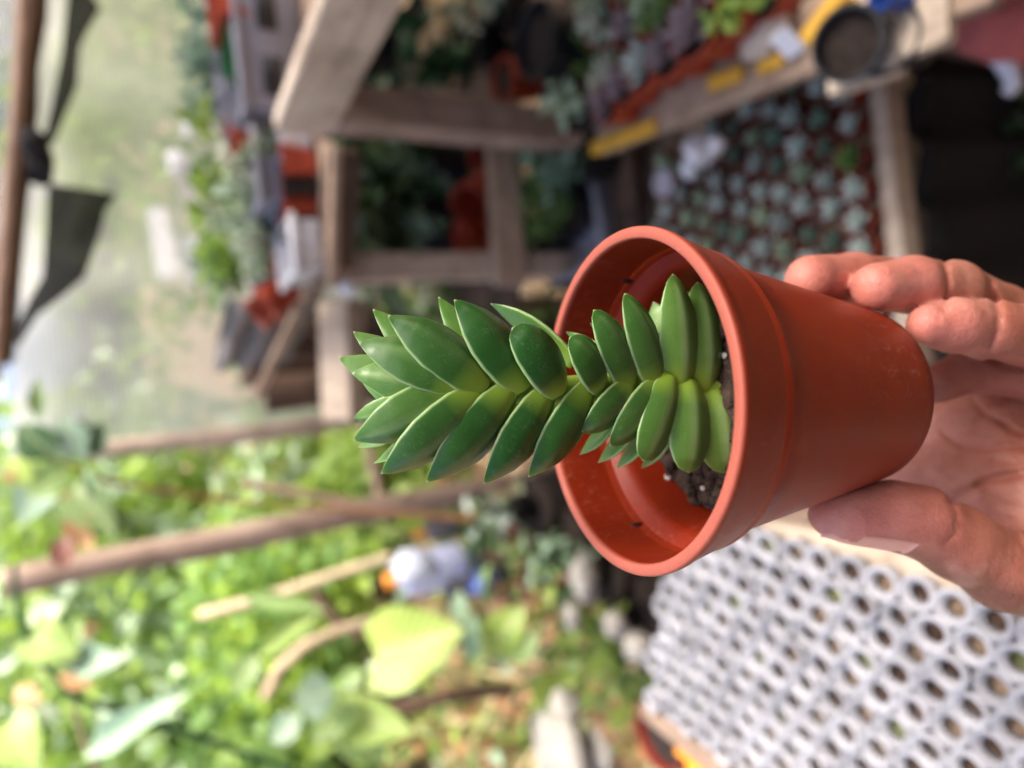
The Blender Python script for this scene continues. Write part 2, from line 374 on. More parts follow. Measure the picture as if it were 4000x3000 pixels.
# torn black net scraps knotted round the pole
def scrap(pts, y, label, th=.004):
    ps = [Yp(x, yy, y) for x, yy in pts]; c = sum(ps, Vector()) / len(ps); vs = [c] ; fs = []; n = len(ps)
    for k in (.5, 1): vs += [c.lerp(p, k) + Vector((0, .03 * math.sin(i * 2.1 + k * 3) * (1.2 - k), 0)) for i, p in enumerate(ps)]
    for i in range(n):
        j = (i + 1) % n; fs += [(0, 1 + i, 1 + j), (1 + i, 1 + n + i, 1 + n + j, 1 + j)]
    m = len(vs); vs += [v + Vector((0, th, 0)) for v in vs]; fs += [tuple(q + m for q in f[::-1]) for f in fs]
    for i in range(n): j = (i + 1) % n; fs.append((1 + n + i, m + 1 + n + i, m + 1 + n + j, 1 + n + j))
    solid('net_scrap', MB().add(vs, fs), SCRAP, label, 'net', 'torn net scraps on the roof pole', 180)
scrap([(270, -60), (350, -30), (392, 25), (340, 90), (312, 190), (300, 330), (262, 430), (220, 540), (175, 600), (165, 560), (205, 400), (240, 200)], 2.05, 'black net scrap drooping from the roof pole, the one nearer the crates')
scrap([(185, 715), (300, 735), (455, 755), (412, 820), (385, 930), (330, 1080), (240, 1160), (150, 1230), (70, 1350), (50, 1310), (110, 1180), (165, 1080), (178, 900)], 2.05, 'larger dark grey net scrap ending in a twisted tail')
pole('net_knot', Yp(130, 545, 2.06), Yp(150, 690, 2.06), .030, plain('black_cloth_fibre', '1a1a1c', .95, .3, 30), 'black knot of net tied round the roof pole', 'knot', knots=5, jit=.5)

# ------------------------------------------------------------------ the corner shelf: boards, posts and rails
shelf = empty('plant_shelf', (.43, 1.0, 0), 'tall corner shelf of weathered planks with three tiers of potted plants', 'shelf'); SO = shelf.location
def part(name, mb, mat, parent=None, deg=35): return obj(name, sharp(mb.mesh(name, True, SO), deg), mat, parent or shelf)
def bar(name, p, q, w, h, mat, up=(0, 0, 1), bev=.003): return part(name, MB().bar(p, q, w, h, up, bev), mat)
ZU, ZL, ZT = 1.125, .71, .45
cu = Z(1288, 500, ZU); nu_ = Z(1620, -150, ZU)
# wide pale fascia of the upper tier running towards the camera
pf = cu + Vector((0, 0, .042)); qf = nu_ + Vector((0, 0, .042)); ext = (qf - pf) * .5
bar('fascia', pf, qf + ext, .028, .090, WOODL)
cl = Z(1272, 1025, ZU)
bar('rail', cu + Vector((-.02, .035, -.030)), cl + Vector((0, .035, -.030)), .03, .055, WOODD)  # dark wood here carries the shade under the upper tier as colour
d0 = (qf - pf).normalized(); d0.z = 0
for k in range(4): o_ = Vector((.05 + .1 * k, 0, 0)); bar('shelf_board', cu + o_ + Vector((.0, .32, -.012)), nu_ + o_ + ext + Vector((0, 0, -.012)), .094, .018, WOOD)
for k in range(4): o_ = Vector((0, .05 + .1 * k, -.012)); bar('shelf_board', cl + o_ + Vector((-.02, 0, 0)), cu + o_ + Vector((-.005, 0, 0)), .094, .018, WOOD)
# posts
pt = Z(1295, 425, ZU); bar('post', (pt.x, pt.y, .66), (pt.x, pt.y, ZU - .003), .062, .062, WOODZ, (0, 1, 0), .004)
p2 = Z(1330, 1065, ZU); y2 = 1.30
a2 = Yp(1400, 1050, y2); bar('post', (a2.x, y2, 0), (a2.x, y2, ZU - .03), .055, .05, WOODLZ, (0, 1, 0), .004)
a3 = Yp(1985, 560, y2 - .04); b3 = Yp(1985, 1120, y2 - .04)
bar('rail', (a3.x + .3, y2 - .045, a3.z), (b3.x, y2 - .045, b3.z), .03, .068, WOOD)
bar('post', (cu.x + .75, 1.42, 0), (cu.x + .75, 1.42, ZU - .03), .06, .06, WOODZ, (0, 1, 0))
# lower tier of the right arm: planks running towards the camera
l0 = Z(2330, 610, ZL); l1 = Z(3240, 300, ZL); n1_ = Z(3480, 170, ZL); dl = (n1_ - l0); dl.z = 0; dl.normalize(); sd = Vector((dl.y, -dl.x, 0)); sd = sd if sd.x > 0 else -sd
for k in range(5):
    p0 = l0 + sd * (.045 + k * .093) + Vector((0, 0, -.012)); bar('shelf_board', p0 - dl * .02 * (k % 2), p0 + dl * (.62 + .03 * (k % 3)), .086, .022, [WOOD, WOODL, WOOD, WOODL, WOOD][k])
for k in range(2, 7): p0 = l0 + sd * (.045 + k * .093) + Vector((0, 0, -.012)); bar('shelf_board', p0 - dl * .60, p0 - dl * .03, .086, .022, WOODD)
e0 = Z(3225, 330, ZL); e1 = Z(3500, 190, ZL); bar('end_board', Z(3380, 300, ZL) - sd * .01, Z(3380, 300, ZL) + sd * .34, .085, .020, WOODL)
nb_ = Z(3620, 80, ZL); bar('end_board', nb_ - sd * .03, nb_ + sd * .4, .05, .02, WOODL)
for (xa, ya, xb, yb, w) in ((2312, 585, 2560, 492, .022), (2770, 330, 2900, 285, .02), (2965, 268, 3060, 226, .018)):
    q0, q1 = Z(xa, ya, ZL + .0045), Z(xb, yb, ZL + .0045); bar('yellow_strip', q0, q1, w, .006, YELLOW, bev=.001)
# beams under the lower tier and the dark space beneath
bar('beam', l0 + sd * .10 + Vector((0, 0, -.045)), l0 + sd * .10 + dl * .66 + Vector((0, 0, -.045)), .03, .04, WOODD)
# bottom tier with the tray of seedlings
t0 = Z(2640, 640, ZT); t1 = Z(3475, 360, ZT); t2 = Z(3455, 1085, ZT)
for k in range(5):
    f = k / 4; A_ = Z(2560, 1100, ZT); yv = t1.y - .0 + (A_.y - t1.y) * f
TX0, TX1 = -.02, .50
for k in range(6):
    yv = t2.y + .03 + k * .105; bar('shelf_board', (TX0, yv, ZT - .014), (TX1, yv, ZT - .014), .098, .020, WOOD)
bar('rail', (TX0 - .02, t2.y - .03, ZT - .004), (TX1, t2.y - .03, ZT - .004), .026, .045, WOODL)
bar('post', (TX1 - .05, t2.y - .07, 0), (TX1 - .05, t2.y - .07, ZL - .03), .05, .05, WOODZ, (0, 1, 0))
bar('post', (-.03, t2.y + .10, 0), (-.03, t2.y + .10, ZT - .026), .05, .05, WOODZ, (0, 1, 0))
# far deep tier carrying the dark leafy plants
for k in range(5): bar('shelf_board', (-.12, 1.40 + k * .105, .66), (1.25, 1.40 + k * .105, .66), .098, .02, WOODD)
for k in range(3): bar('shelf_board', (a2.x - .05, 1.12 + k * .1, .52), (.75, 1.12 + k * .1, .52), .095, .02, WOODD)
sheet('dark_net_screen', [(a2.x + .12, 2.0, .2), (2.0, 2.0, .2), (2.0, 2.0, ZU - .06), (a2.x + .12, 2.0, ZU - .06)], NETB, 24, 6, .012, 'black net closing the dark back of the shelf below the crates', 'net')
sheet('dark_net_screen', [(1.05, 2.0, .1), (1.05, -.2, .1), (1.05, -.2, ZU - .05), (1.05, 2.0, ZU - .05)], NETB, 24, 6, .012, 'dark net backdrop added for the deep shade at the right side of the shelf', 'net')  # added dark backdrop, stands for the shadow behind the pots
sheet('dark_net_screen', [(3.2, -1.05, .0), (-1.8, -1.05, .0), (-1.8, -1.05, 2.3), (3.2, -1.05, 2.3)], NETB, 24, 6, .012, 'dark net added unseen behind the camera to cut frontal light', 'net')  # unseen screen, added to dim the light falling on the pot front
sheet('black_cloth', [(-.05, t2.y - .055, .06), (.60, t2.y - .055, .06), (.60, t2.y - .050, ZT - .03), (-.05, t2.y - .050, ZT - .03)], NETB, 40, 6, .010, 'black cloth hanging in folds below the seedling tray', 'cloth', f=(6, 13))
# ------------------------------------------------------------------ posts of the open side
def vpost(x0, y0, x1, y1, wy, w, mat, label, z0=None, z1=None):
    a, b = Yp(x0, y0, wy), Yp(x1, y1, wy); pole('yard_post', (a.x * .5 + b.x * .5 + (b.x - a.x) * .5, wy, 0 if z0 is None else z0), (a.x, wy, a.z), w, mat, label, 'post', 'posts of the open side')
vpost(330, 1765, 1420, 1640, 2.29, .026, WOODLZ, 'slim pale post at the end of the net curtain')
vpost(20, 2275, 1980, 1885, 1.9, .034, WOODZ, 'thick greyish post between the bright leaves and the shelf')
ra, rb_ = Yp(1425, 1660, 2.45), Yp(1440, 1960, 2.45); pole('yard_rail', ra, (rb_.x, 2.3, rb_.z), .018, WOOD, 'short rail crossing between the two posts', 'rail')
# ------------------------------------------------------------------ white rimmed seedling cups on the near bench
ZB = 1.00; KB = (CZ - ZB) / .70
bench = empty('bench', (-.29, .38, 0), 'plank bench under the white cups, its bare edge beside the thumb', 'bench')
bo = bench.location
for k in range(5):
    x = (-.262 - .088 * k) * KB; ye = [.80, .83, .87, .87, .50][k] * KB
    obj('plank', MB().bar((x, -.05, ZB - .021), (x, ye, ZB - .021), .083 * KB, .018).mesh('plank', True, bo), [WOODL, WOOD, WOOD, WOODL][k % 4], bench)
obj('edge_board', MB().bar((-.560 * KB, .93 * KB, ZB - .008), (-.650 * KB, .42 * KB, ZB - .008), .018, .034).mesh('edge_board', True, bo), WOOD, bench)
for x in (-.27 * KB, -.56 * KB):
    for y in (.0, .70 * KB): obj('leg', MB().bar((x, y, 0), (x, y, ZB - .031), .04, .04, (0, 1, 0)).mesh('leg', True, bo), WOODZ, bench)
for y in (.0, .70 * KB): obj('cross_rail', MB().bar((-.235 * KB, y + .05, ZB - .047), (-.60 * KB, y + .05, ZB - .047), .03, .030).mesh('cross_rail', True, bo), WOODD, bench)
RC = .0200
CUP = [(.0168, -.0120), (RC - .0012, .0010), (RC - .0002, .0040), (RC, .0058), (RC - .0006, .0078), (RC - .0020, .0092), (RC - .0036, .0095), (RC - .0052, .0086), (RC - .0064, .0066), (.0112, .0036), (.0106, .0026), (.0104, .0016), (.0107, .0004), (.0140, -.0010), (.0150, -.0120)]
CUP = sharp(MB().lathe([(a * KB, b * KB) for a, b in CUP], 32, close=True).mesh('cup'), 60)
PLUG = disc_mesh(.0138 * KB, -.0105 * KB, .001, random.Random(2), 10)
CUPM = NT('white_cup_plastic'); CUPM.bsdf(Base_Color=CUPM.mix(CUPM.ramp(CUPM.math('ADD', CUPM.math('MULTIPLY', CUPM.noise(CUPM.coord(), 90), .5), CUPM.math('MULTIPLY', CUPM.rand(), .5)), [(.3, (0, 0, 0, 1)), (.75, (1, 1, 1, 1))]), rgb('98989c'), rgb('b6b6ba')), Roughness=.4, Subsurface_Weight=.1, Subsurface_Radius=(.006, .006, .007), Subsurface_Scale=1.0); CUPM = CUPM.m
PLM = [plain('cup_soil', '4e3a2e', .95, .5, 120, .6, .003), plain('pale_cup_soil', '84705c', .95, .5, 120, .6, .003), plain('mossy_cup_soil', '767c50', .95, .4, 120, .6, .003)]
nc = 0; SP = .0376
for i in range(-14, 16):
    for j in range(0, 26):
        x = -.260 + (.135 * (i + .5 * (j % 2)) - .991 * .866 * j) * SP + RNG.uniform(-.0010, .0010); y = .475 + (.991 * (i + .5 * (j % 2)) + .135 * .866 * j) * SP + RNG.uniform(-.0010, .0010)
        if y > .842 + (-.339 - x) * (.364 if x < -.339 else .9) or x < -.526 - (.93 - y) * .237: continue
        x *= KB; y *= KB; q = M.T @ (np.array([x, y, ZB]) - CAM); dd = -q[2]; u = 2000 - q[1] / dd * F; v = 1500 - q[0] / dd * F
        if not (2400 < u < 4250 and 1500 < v < 3250): continue
        c = empty('seedling_cup', (x, y, ZB + RNG.choice((0, 0, .0012, -.0012, .003, .0045))), 'white round-rimmed plastic cup with a hole showing soil, packed on the bench', 'cup', 'white cups packed on the bench', 0)
        c.rotation_euler = (RNG.uniform(-.08, .08), RNG.uniform(-.08, .08), RNG.uniform(0, 6))
        obj('cup', CUP, CUPM, c); obj('soil', PLUG, PLM[(0, 0, 1, 0, 2, 1, 0, 0)[(i * 5 + j * 3 + int(y * 60)) % 8]], c); nc += 1

# ------------------------------------------------------------------ tray of pale rosettes on the bottom tier
k = 0
for i in range(13):
    for j in range(12):
        x = .045 + .0468 * j + (.027 if i % 2 else 0) + RNG.uniform(-.003, .003); y = t2.y + .005 + .0430 * i + RNG.uniform(-.003, .003)
        q = M.T @ (np.array([x, y, ZT + .04]) - CAM); dd = -q[2]; u = 2000 - q[1] / dd * F; v = 1500 - q[0] / dd * F
        if not (2560 < u < 3520 and 280 < v < 1330) or x > .46 - .12 * (y - .6): continue
        edge = j >= 8 or i == 0
        potted((x, y, ZT + .001), 's', TERRA if RNG.random() < .5 else TERRAD, 'rosette', RNG.choice([L_GREY, L_GREY, L_PALE, L_TEAL]) if not edge or RNG.random() < .85 else L_GRN,
               'small pale rosette in a terracotta pot, in the dense rows of the bottom tier', 'pale rosettes on the bottom tier', RNG.uniform(.72, .95)); k += 1
print('rosettes', k)

# ------------------------------------------------------------------ pots on the lower tier (right arm)
def onL(x, y, size, potm, plant, lm, label, k=1.0, z=ZL + .002, group='potted plants on the plank tier'):
    return potted(Z(x, y, z), size, potm, plant, lm, label, group, k)
onL(2475, 420, 's', TERRA, 'rosette', L_PUR, 'orange pot with dull purple rosette nearest the yellow strip', 1.25)
onL(2545, 345, 's', TERRA, 'rosette', L_PUR, 'purple rosette pot second from the yellow strip', 1.3)
onL(2640, 270, 'm', TERRA, 'rosette', L_GREY, 'grey rosette in an orange pot behind the bare plank', .95)
onL(2750, 215, 'm', TERRA, 'rosette', L_PUR, 'purple-grey rosette in a bright orange pot beside the dark gap', 1.0)
onL(2870, 130, 'm', TERRA, 'rosette', L_PUR, 'large dusky rosette in an orange pot beside the pale tag', 1.1)
onL(2960, 70, 'm', TERRA, None, L_GRN, 'empty orange pot beside the green sprouts', .95)
onL(2500, 205, 'm', BLACKP, 'leafy', L_WHT, 'black pot with a bright cream and green leaf cluster', .55)
onL(2330, 470, 'm', BLACKP, 'leafy', L_PALE, 'pale green leafy plant leaning over the upright beam', .6)
onL(2385, 245, 'm', BLACKP, 'leafy', L_GRN, 'fresh green leafy plant beside the big black pot', .38)
onL(2600, 120, 'm', TERRAD, 'rosette', L_PUR, 'rosette with pinkish edges in a dark orange pot', .95)
onL(2690, 60, 'm', TERRA, 'rosette', L_PALE, 'pale rosette in an orange pot at the back of the plank tier', 1.0)
onL(2790, 10, 'm', BLACKP, 'fine', L_GRN, 'fine-leaved green plant in a black pot at the back', .8)
onL(2500, 60, 'm', TERRAD, 'leafy', L_TEAL, 'blue-green leafy plant in a dark orange pot', .5)
onL(2470, 120, 'm', TERRAD, 'rosette', L_PUR, 'brownish rosette between the green plants', .95)
onL(3080, 20, 'm', TERRA, 'leafy', L_LIME, 'lime green sprouting plant at the back edge near the blue object', .55)
onL(2450, 20, 's', BLACKP, 'fine', L_PALE, 'little pale plant in a small black pot behind the big black pot', 1.0)
onL(3000, -60, 'm', TERRA, 'rosette', L_PUR, 'dusky rosette near the top corner of the plank tier', 1.0)
onL(2880, -70, 'm', TERRA, 'rosette', L_GREY, 'greyish rosette pot beyond the fine-leaved plant', 1.0)
# big empty-looking black pot
bp = potted(Z(2300, 190, ZL + .002), 'l', BLACKP, None, L_TAN, 'big black pot holding only soil, behind the upright beam', 'potted plants on the plank tier', 1.1)
# pots in the dark gap under the upper tier
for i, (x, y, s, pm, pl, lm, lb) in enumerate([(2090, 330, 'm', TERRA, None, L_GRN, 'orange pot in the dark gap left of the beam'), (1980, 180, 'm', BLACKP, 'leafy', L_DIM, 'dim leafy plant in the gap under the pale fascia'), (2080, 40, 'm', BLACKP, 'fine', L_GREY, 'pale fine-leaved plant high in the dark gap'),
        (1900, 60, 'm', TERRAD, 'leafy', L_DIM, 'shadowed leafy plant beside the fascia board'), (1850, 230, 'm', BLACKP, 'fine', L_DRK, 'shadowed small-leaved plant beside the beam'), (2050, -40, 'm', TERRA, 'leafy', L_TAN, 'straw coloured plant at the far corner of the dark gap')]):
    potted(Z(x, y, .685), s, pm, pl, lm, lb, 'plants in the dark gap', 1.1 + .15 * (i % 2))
# loose things on the boards
def blk(name, c, d, mat, label, cat, rot=0.0, bev=.003, group=None):
    rt = Matrix.Rotation(rot, 3, 'Z'); return solid(name, MB().box(c, d, rt, bev), mat, label, cat, group)
p = Z(3110, 170, ZL + .0045); mb = MB().bar(p + Vector((-.012, 0, .001)), p + Vector((.012, .004, .026)), .026, .004, bev=.001); solid('plant_tag', mb, WHITEP, 'bright white blank tag leaning on the plank edge', 'tag')
p = Z(3010, 130, ZL + .0045); solid('cloth_rag', MB().blob(p + Vector((0, 0, .012)), .030, 12, .2, (1, 1.2, .45)), plain('cream_cloth', 'c8b8a8', .9, .1, 30), 'crumpled cream rag on the planks behind the white tag', 'rag', deg=180)
def lying_can(c, r, h, m, label, cat, d=(0, 0, 1), name='black_pot', soil=False):
    mb = MB().lathe([(0, 0), (r * .8, 0), (r, h), (r * 1.06, h), (r * 1.06, h + .006), (r * .94, h + .006), (r * .75, .006), (0, .006)], 24)
    q = Vector((0, 0, 1)).rotation_difference(Vector(d)).to_matrix(); mb.v = [tuple(Vector(c) + q @ Vector(v)) for v in mb.v]; o = solid(name, mb, m, label, cat)
    if soil: s = disc_mesh(r * .96, h * .82, .003); s.transform(q.to_4x4()); obj('soil', s, SOILB, o, Vector(c) - o.location)
    return o
lying_can(Z(3390, 165, ZL + .004), .036, .045, BLACKP, 'small black pot of bare soil at the near corner of the plank tier', 'pot', (-.25, -.15, 1), 'black_pot', True)
lying_can(Z(3575, 175, ZL - .05), .034, .06, BLACKP, 'dark pot hanging just below the near plank end', 'pot', (-.1, -.1, 1))
blk('yellow_block', Z(3235, 75, ZL + .018), (.022, .06, .028), YELLOW, 'yellow painted block beside the small black pot', 'block', .5)
lying_can(Z(3560, -10, ZL + .003), .015, .035, BLUEP, 'blue plastic cup at the near end of the planks', 'cup', (0, .2, 1), 'blue_cup')
# crumpled white bag hooked under the planks, and the pale disc beside it
solid('plastic_bag', MB().blob(Z(2740, 585, .63), .026, 12, .38, (.9, .7, 1.3)).blob(Z(2690, 645, .60), .016, 10, .4, (1.2, .8, .8)).blob(Z(2800, 560, .64), .014, 10, .4), WHITEP, 'crumpled white plastic bag hanging under the plank edge', 'bag', deg=180)
p = Z(2595, 715, .56); solid('round_lid', MB().lathe([(0, 0), (.024, 0), (.026, .003), (.024, .006), (.008, .005), (0, .004)], 24, p), plain('lilac_grey_plastic', 'b0aab4', .5, .06, 10), 'round pale grey lid lying beside the seedling tray', 'lid')
solid('terracotta_shard', MB().blob(Z(2640, 800, .47), .022, 8, .3, (1.3, .8, .5)), plain('shard', 'c49a84', .8, .1, 40), 'pinkish broken piece beside the seedling tray', 'shard', deg=20)
# dark grey crates with fine plants left of the tray
def crate(c, w, d, h, mat, label, rz=0.0, slots=3, group=None, t=.006):
    o = empty('plastic_crate', c, label, 'crate', group, rz)
    obj('floor', MB().box((0, 0, .004), (w - 2 * t, d - 2 * t, .006)), mat, o)
    for nm, cc, dd in (('side_panel', (0, -d / 2 + t / 2, h / 2), (w, t, h)), ('side_panel', (0, d / 2 - t / 2, h / 2), (w, t, h)), ('side_panel', (-w / 2 + t / 2, 0, h / 2), (t, d - 2 * t, h)), ('side_panel', (w / 2 - t / 2, 0, h / 2), (t, d - 2 * t, h))):
        obj(nm, MB().box(cc, dd, None, .0015), mat, o)
    obj('rim', MB().box((0, -d / 2 - .004, h - .008), (w + .02, .009, .012), None, .002).box((0, d / 2 + .004, h - .008), (w + .02, .009, .012), None, .002).box((-w / 2 - .004, 0, h - .008), (.009, d, .012), None, .002).box((w / 2 + .004, 0, h - .008), (.009, d, .012), None, .002), mat, o)
    for k in range(slots): obj('slot', MB().box((-w / 2 + (k + .5) * w / slots, -d / 2 - .0012, h * .5), (w / slots * .6, .003, h * .3), None, .001), BLACKP, o)
    return o
DGREY = plain('dark_grey_plastic', '5c5a60', .6, .15, 12)
pc = Z(2330, 800, .545); crate((pc.x + .02, pc.y + .06, .532), .30, .19, .05, GREYP, 'shallow grey crate of feathery green plants beside the tray', .1, 0)
for i, (x, y, lm) in enumerate([(2200, 640, L_GRN), (2190, 760, L_DRK), (2210, 880, L_GRN), (2270, 700, L_TEAL), (2280, 830, L_GRN), (2330, 640, L_TEAL), (2150, 930, L_PALE)]):
    potted(Z(x + 50, y, .542), 'm', BLACKP, 'fine', lm, 'feathery %s plant in the shallow grey crate, %s' % (['green', 'dark green', 'green', 'blue-green', 'green', 'blue-green', 'pale green'][i], ['at the corner by the upright beam', 'second from the upright beam', 'third from the upright beam', 'front row, at the beam side', 'front row, nearest the held pot', 'in front by the yellow-edged plank', 'at the end by the yellow-green label'][i]), 'feathery plants in the grey crate', 1.1)
blk('name_label', Z(2165, 965, .575), (.045, .003, .03), L_LIME, 'yellow-green label stuck by the feathery plants', 'label', .3, .001)

# ------------------------------------------------------------------ dark leafy plants seen through the shelf frame
def leafy_plant(loc, size, n, kind, lms, label, cat='plant', group=None, potm=None, L=.09, Wd=.05, seed=0, up=.5, stems=5, ps='l', pk=1.0, name='leafy_plant'):
    """plant whose every leaf is a part"""
    rg = random.Random(seed); o = empty(name, loc, label, cat, group)
    z0 = 0
    if potm: q = obj('pot', POT[ps], potm, o); q.scale = (pk,) * 3; q = obj('soil', PSOIL[ps], SOILB, o); q.scale = (pk,) * 3; z0 = PTOP[ps] * pk
    paths = []
    for s in range(stems):
        d = rvec(rg, 1.4); pts = [Vector((0, 0, z0))]
        for k in range(5): pts.append(pts[-1] + (d + rvec(rg) * .4 + Vector((0, 0, .1))).normalized() * size / 5)
        paths.append(pts); obj('stem', MB().tube(pts, [.004, .0036, .0032, .0026, .002, .0012], 6), L_GRN, o)
    for i in range(n):
        pts = paths[i % stems]; t = rg.uniform(.6, 5); k = min(4, int(t)); p = pts[k].lerp(pts[k + 1], t - k); d = rvec(rg, up * .3)
        obj('leaf', BL[kind], rg.choice(lms), o, mw=leaf_mw(p, d, rvec(rg, .9), L * rg.uniform(.6, 1.25), Wd * rg.uniform(.7, 1.2)))
    return o
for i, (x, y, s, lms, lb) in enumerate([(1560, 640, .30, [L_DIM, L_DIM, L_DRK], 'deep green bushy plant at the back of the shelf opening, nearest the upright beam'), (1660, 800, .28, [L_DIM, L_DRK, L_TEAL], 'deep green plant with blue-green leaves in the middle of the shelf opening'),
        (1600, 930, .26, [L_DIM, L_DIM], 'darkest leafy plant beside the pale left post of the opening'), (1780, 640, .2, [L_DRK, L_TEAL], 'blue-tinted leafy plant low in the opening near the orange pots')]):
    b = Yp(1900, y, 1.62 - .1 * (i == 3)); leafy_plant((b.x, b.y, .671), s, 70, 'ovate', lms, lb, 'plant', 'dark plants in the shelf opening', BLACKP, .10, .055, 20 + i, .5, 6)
def lying_pot(c, d, s, m, label, k=1.0):
    o = empty('plant_pot', c, label, 'pot'); o.rotation_euler = Vector((0, 0, 1)).rotation_difference(Vector(d)).to_euler(); o.scale = (k,) * 3; obj('pot', POT[s], m, o); return o
q = Yp(1925, 720, 1.36); lying_pot((q.x, 1.36, q.z), (-.75, -.3, .9), 'l', TERRA, 'orange pot tipped over on the rail inside the shelf opening', 1.0)
q = Yp(1905, 930, 1.36); lying_pot((q.x, 1.36, q.z), (0, 0, 1), 'm', TERRA, 'upright orange pot in the shelf opening by the left post', 1.0)
q = Yp(1945, 610, 1.36); lying_pot((q.x, 1.36, q.z), (0, 0, 1), 's', TERRAD, 'small dark orange pot behind the rail by the beam', 1.3)
# ------------------------------------------------------------------ crates, pots and plants on top of the shelf
def onU(x, y): return Z(x, y, ZU + .002)
c1 = Z(1215, 250, ZU + .002); crate((c1.x + .10, c1.y + .17, ZU + .001), .34, .26, .115, GREYP, 'grey plastic crate under the stacked pots on the upper tier', 0.02, 3)
crate((c1.x - .15, c1.y + .18, ZU + .001),   .13, .22, .10, GREYP, 'narrow grey crate next to the orange square pot', 0.03, 0)
def sqpot(c, w, h, m, label, rz=0.0, name='square_pot', cat='pot', group='square pots on the upper tier'):
    mb = MB(); r2 = math.sqrt(2) / 2
    mb.lathe([(0, 0), (w * .8 * r2, 0), (w * .97 * r2, h * .8), (w * 1.04 * r2, h * .81), (w * 1.04 * r2, h), (w * .97 * r2, h), (w * .77 * r2, .004), (0, .004)], 4)
    q = Matrix.Rotation(rz + math.pi / 4, 3, 'Z'); mb.v = [tuple(Vector(c) + q @ Vector(v)) for v in mb.v]; return solid(name, mb, m, label, cat, group, 30, False)
sqpot((c1.x + .13, c1.y + .09, ZU + .012), .10, .125, TERRA, 'large orange square pot standing in the crate', .1)
sqpot((c1.x + .03, c1.y + .10, ZU + .012), .09, .11, GREENP, 'dark green square pot beside the large orange one', .05)
sqpot((c1.x - .05, c1.y + .12, ZU + .012), .085, .12, GREYP, 'grey square pot beside the dark green one', .05)
q = onU(1230, 440); sqpot((q.x - .02, q.y + .10, ZU + .08), .07, .05, TERRA, 'low orange pot on the end of the crate', .1)
for x, y, m_, lb in ((1250, 610, TERRA, 'orange square pot at the front edge, nearest the fascia'), (1250, 690, BLACKP, 'black pot between the two orange square pots at the edge'), (1250, 770, TERRA, 'orange square pot at the front edge, next to the white crate'), (1248, 850, DGREY, 'dark grey square pot beside the orange pair')):
    q = onU(x, y); sqpot((q.x, q.y + .05, ZU + .002), .050, .058, m_, lb, .05)
q = onU(1255, 930); crate((q.x - .012, q.y + .07, ZU + .001), .09, .13, .055, plain('off_white_plastic', 'c4c4c8', .5, .1, 10), 'low off-white crate at the left end of the upper tier', .05, 0)
for x, y, lb in ((1175, 1090, 'orange pot hanging off the left end of the upper tier'), (1120, 1140, 'orange pot lying furthest left beyond the shelf')):
    q = Z(x, y, ZU); lying_pot((q.x, q.y + .06, ZU + .006), (-.6, .1, .8), 'm', TERRA, lb, 1.0)
for i, (x, y, pl, lm, lb) in enumerate([(1215, 560, 'fine', L_PALE, 'white-green fine plant behind the first orange pot'), (1205, 640, 'leafy', L_WHT, 'cream leafy plant behind the front pots'), (1200, 720, 'fine', L_WHT, 'white frothy plant behind the second orange pot'), (1190, 800, 'leafy', L_PALE, 'pale plant at the middle of the upper tier'), (1180, 900, 'fine', L_WHT, 'white fine plant above the pale crate'), (1170, 990, 'fine', L_PALE, 'pale fine plant near the left end of the tier'),
      (1130, 560, 'leafy', L_YEL, 'yellow-green leafy plant next to the grey crate'), (1120, 680, 'leafy', L_GRN, 'green leafy plant in the back row of the upper tier'), (1120, 790, 'spiky', L_GRN, 'spiky green plant in the back row'), (1115, 900, 'leafy', L_YEL, 'plant with yellow-tipped leaves in the back row'), (1110, 960, 'leafy', L_LIME, 'lime plant beside the yellow-tipped one'), (1110, 1050, 'leafy', L_GRN, 'green plant at the left end of the back row'),
      (1060, 120, 'fine', L_TEAL, 'blue-green trailing plant above the dark green pot'), (1050, 250, 'fine', L_TEAL, 'blue-green plant above the grey pot'), (1060, 380, 'fine', L_TEAL, 'blue-green plant at the crate end')]):
    q = onU(x, y); back = i >= 6; potted((q.x, q.y + .02, ZU + .002), 'm', [WHITEP, DGREY, TERRA][i % 3] if not back else [WHITEP, GREYP][i % 2], pl, lm, lb, 'plants along the upper tier', (.95 if x > 1080 else 1.1) if back else .8)
# ------------------------------------------------------------------ things at the left end of the shelf and on the ground there
sheet('grey_sheet', [Yp(1130, 1430, 1.9), Yp(830, 1440, 1.9), Yp(880, 1180, 1.8), Yp(1290, 1120, 1.8)], GREYCL, 14, 10, .02, 'grey cloth draped off the left end of the shelf', 'cloth')
a, b = Yp(1330, 1180, 1.6), Yp(1345, 1640, 1.6); bar_ = MB().bar((a.x, 1.6, a.z), (b.x, 1.6, b.z), .055, .10, (0, 1, .5)); solid('pale_board', bar_, WOODL, 'pale board leaning across behind the succulent tip', 'board')
a, b = Yp(1240, 1050, 1.75), Yp(1010, 1560, 1.75); solid('pale_stake', MB().bar(a, (b.x, 1.8, b.z), .022, .03, (0, 1, 0)), WOOD, 'narrow weathered stake slanting past the grey cloth', 'stake')
def trunk(x, y, top, wy, r, label):
    a = Yp(x, y, wy); pole('stump', (a.x, wy, 0), (a.x + .02, wy + .02, Yp(top, y, wy).z), r, BARK, label, 'stump', knots=9, jit=.25)
trunk(1120, 1290, 1010, 2.12, .070, 'brown tree stump standing behind the slanting stake')
trunk(1100, 1420, 960, 2.16, .085, 'thickest dark brown stump, in the middle of the three')
trunk(1100, 1560, 1040, 2.05, .055, 'thin brown stump next to the slim pale post')
leafy_plant((Yp(1250, 1350, 1.98).x, 1.98, 0), .5, 40, 'ovate', [L_DIM, L_DRK, L_GRN], 'dark leafy weed growing against the stumps', 'weed', None, None, .08, .045, 77)
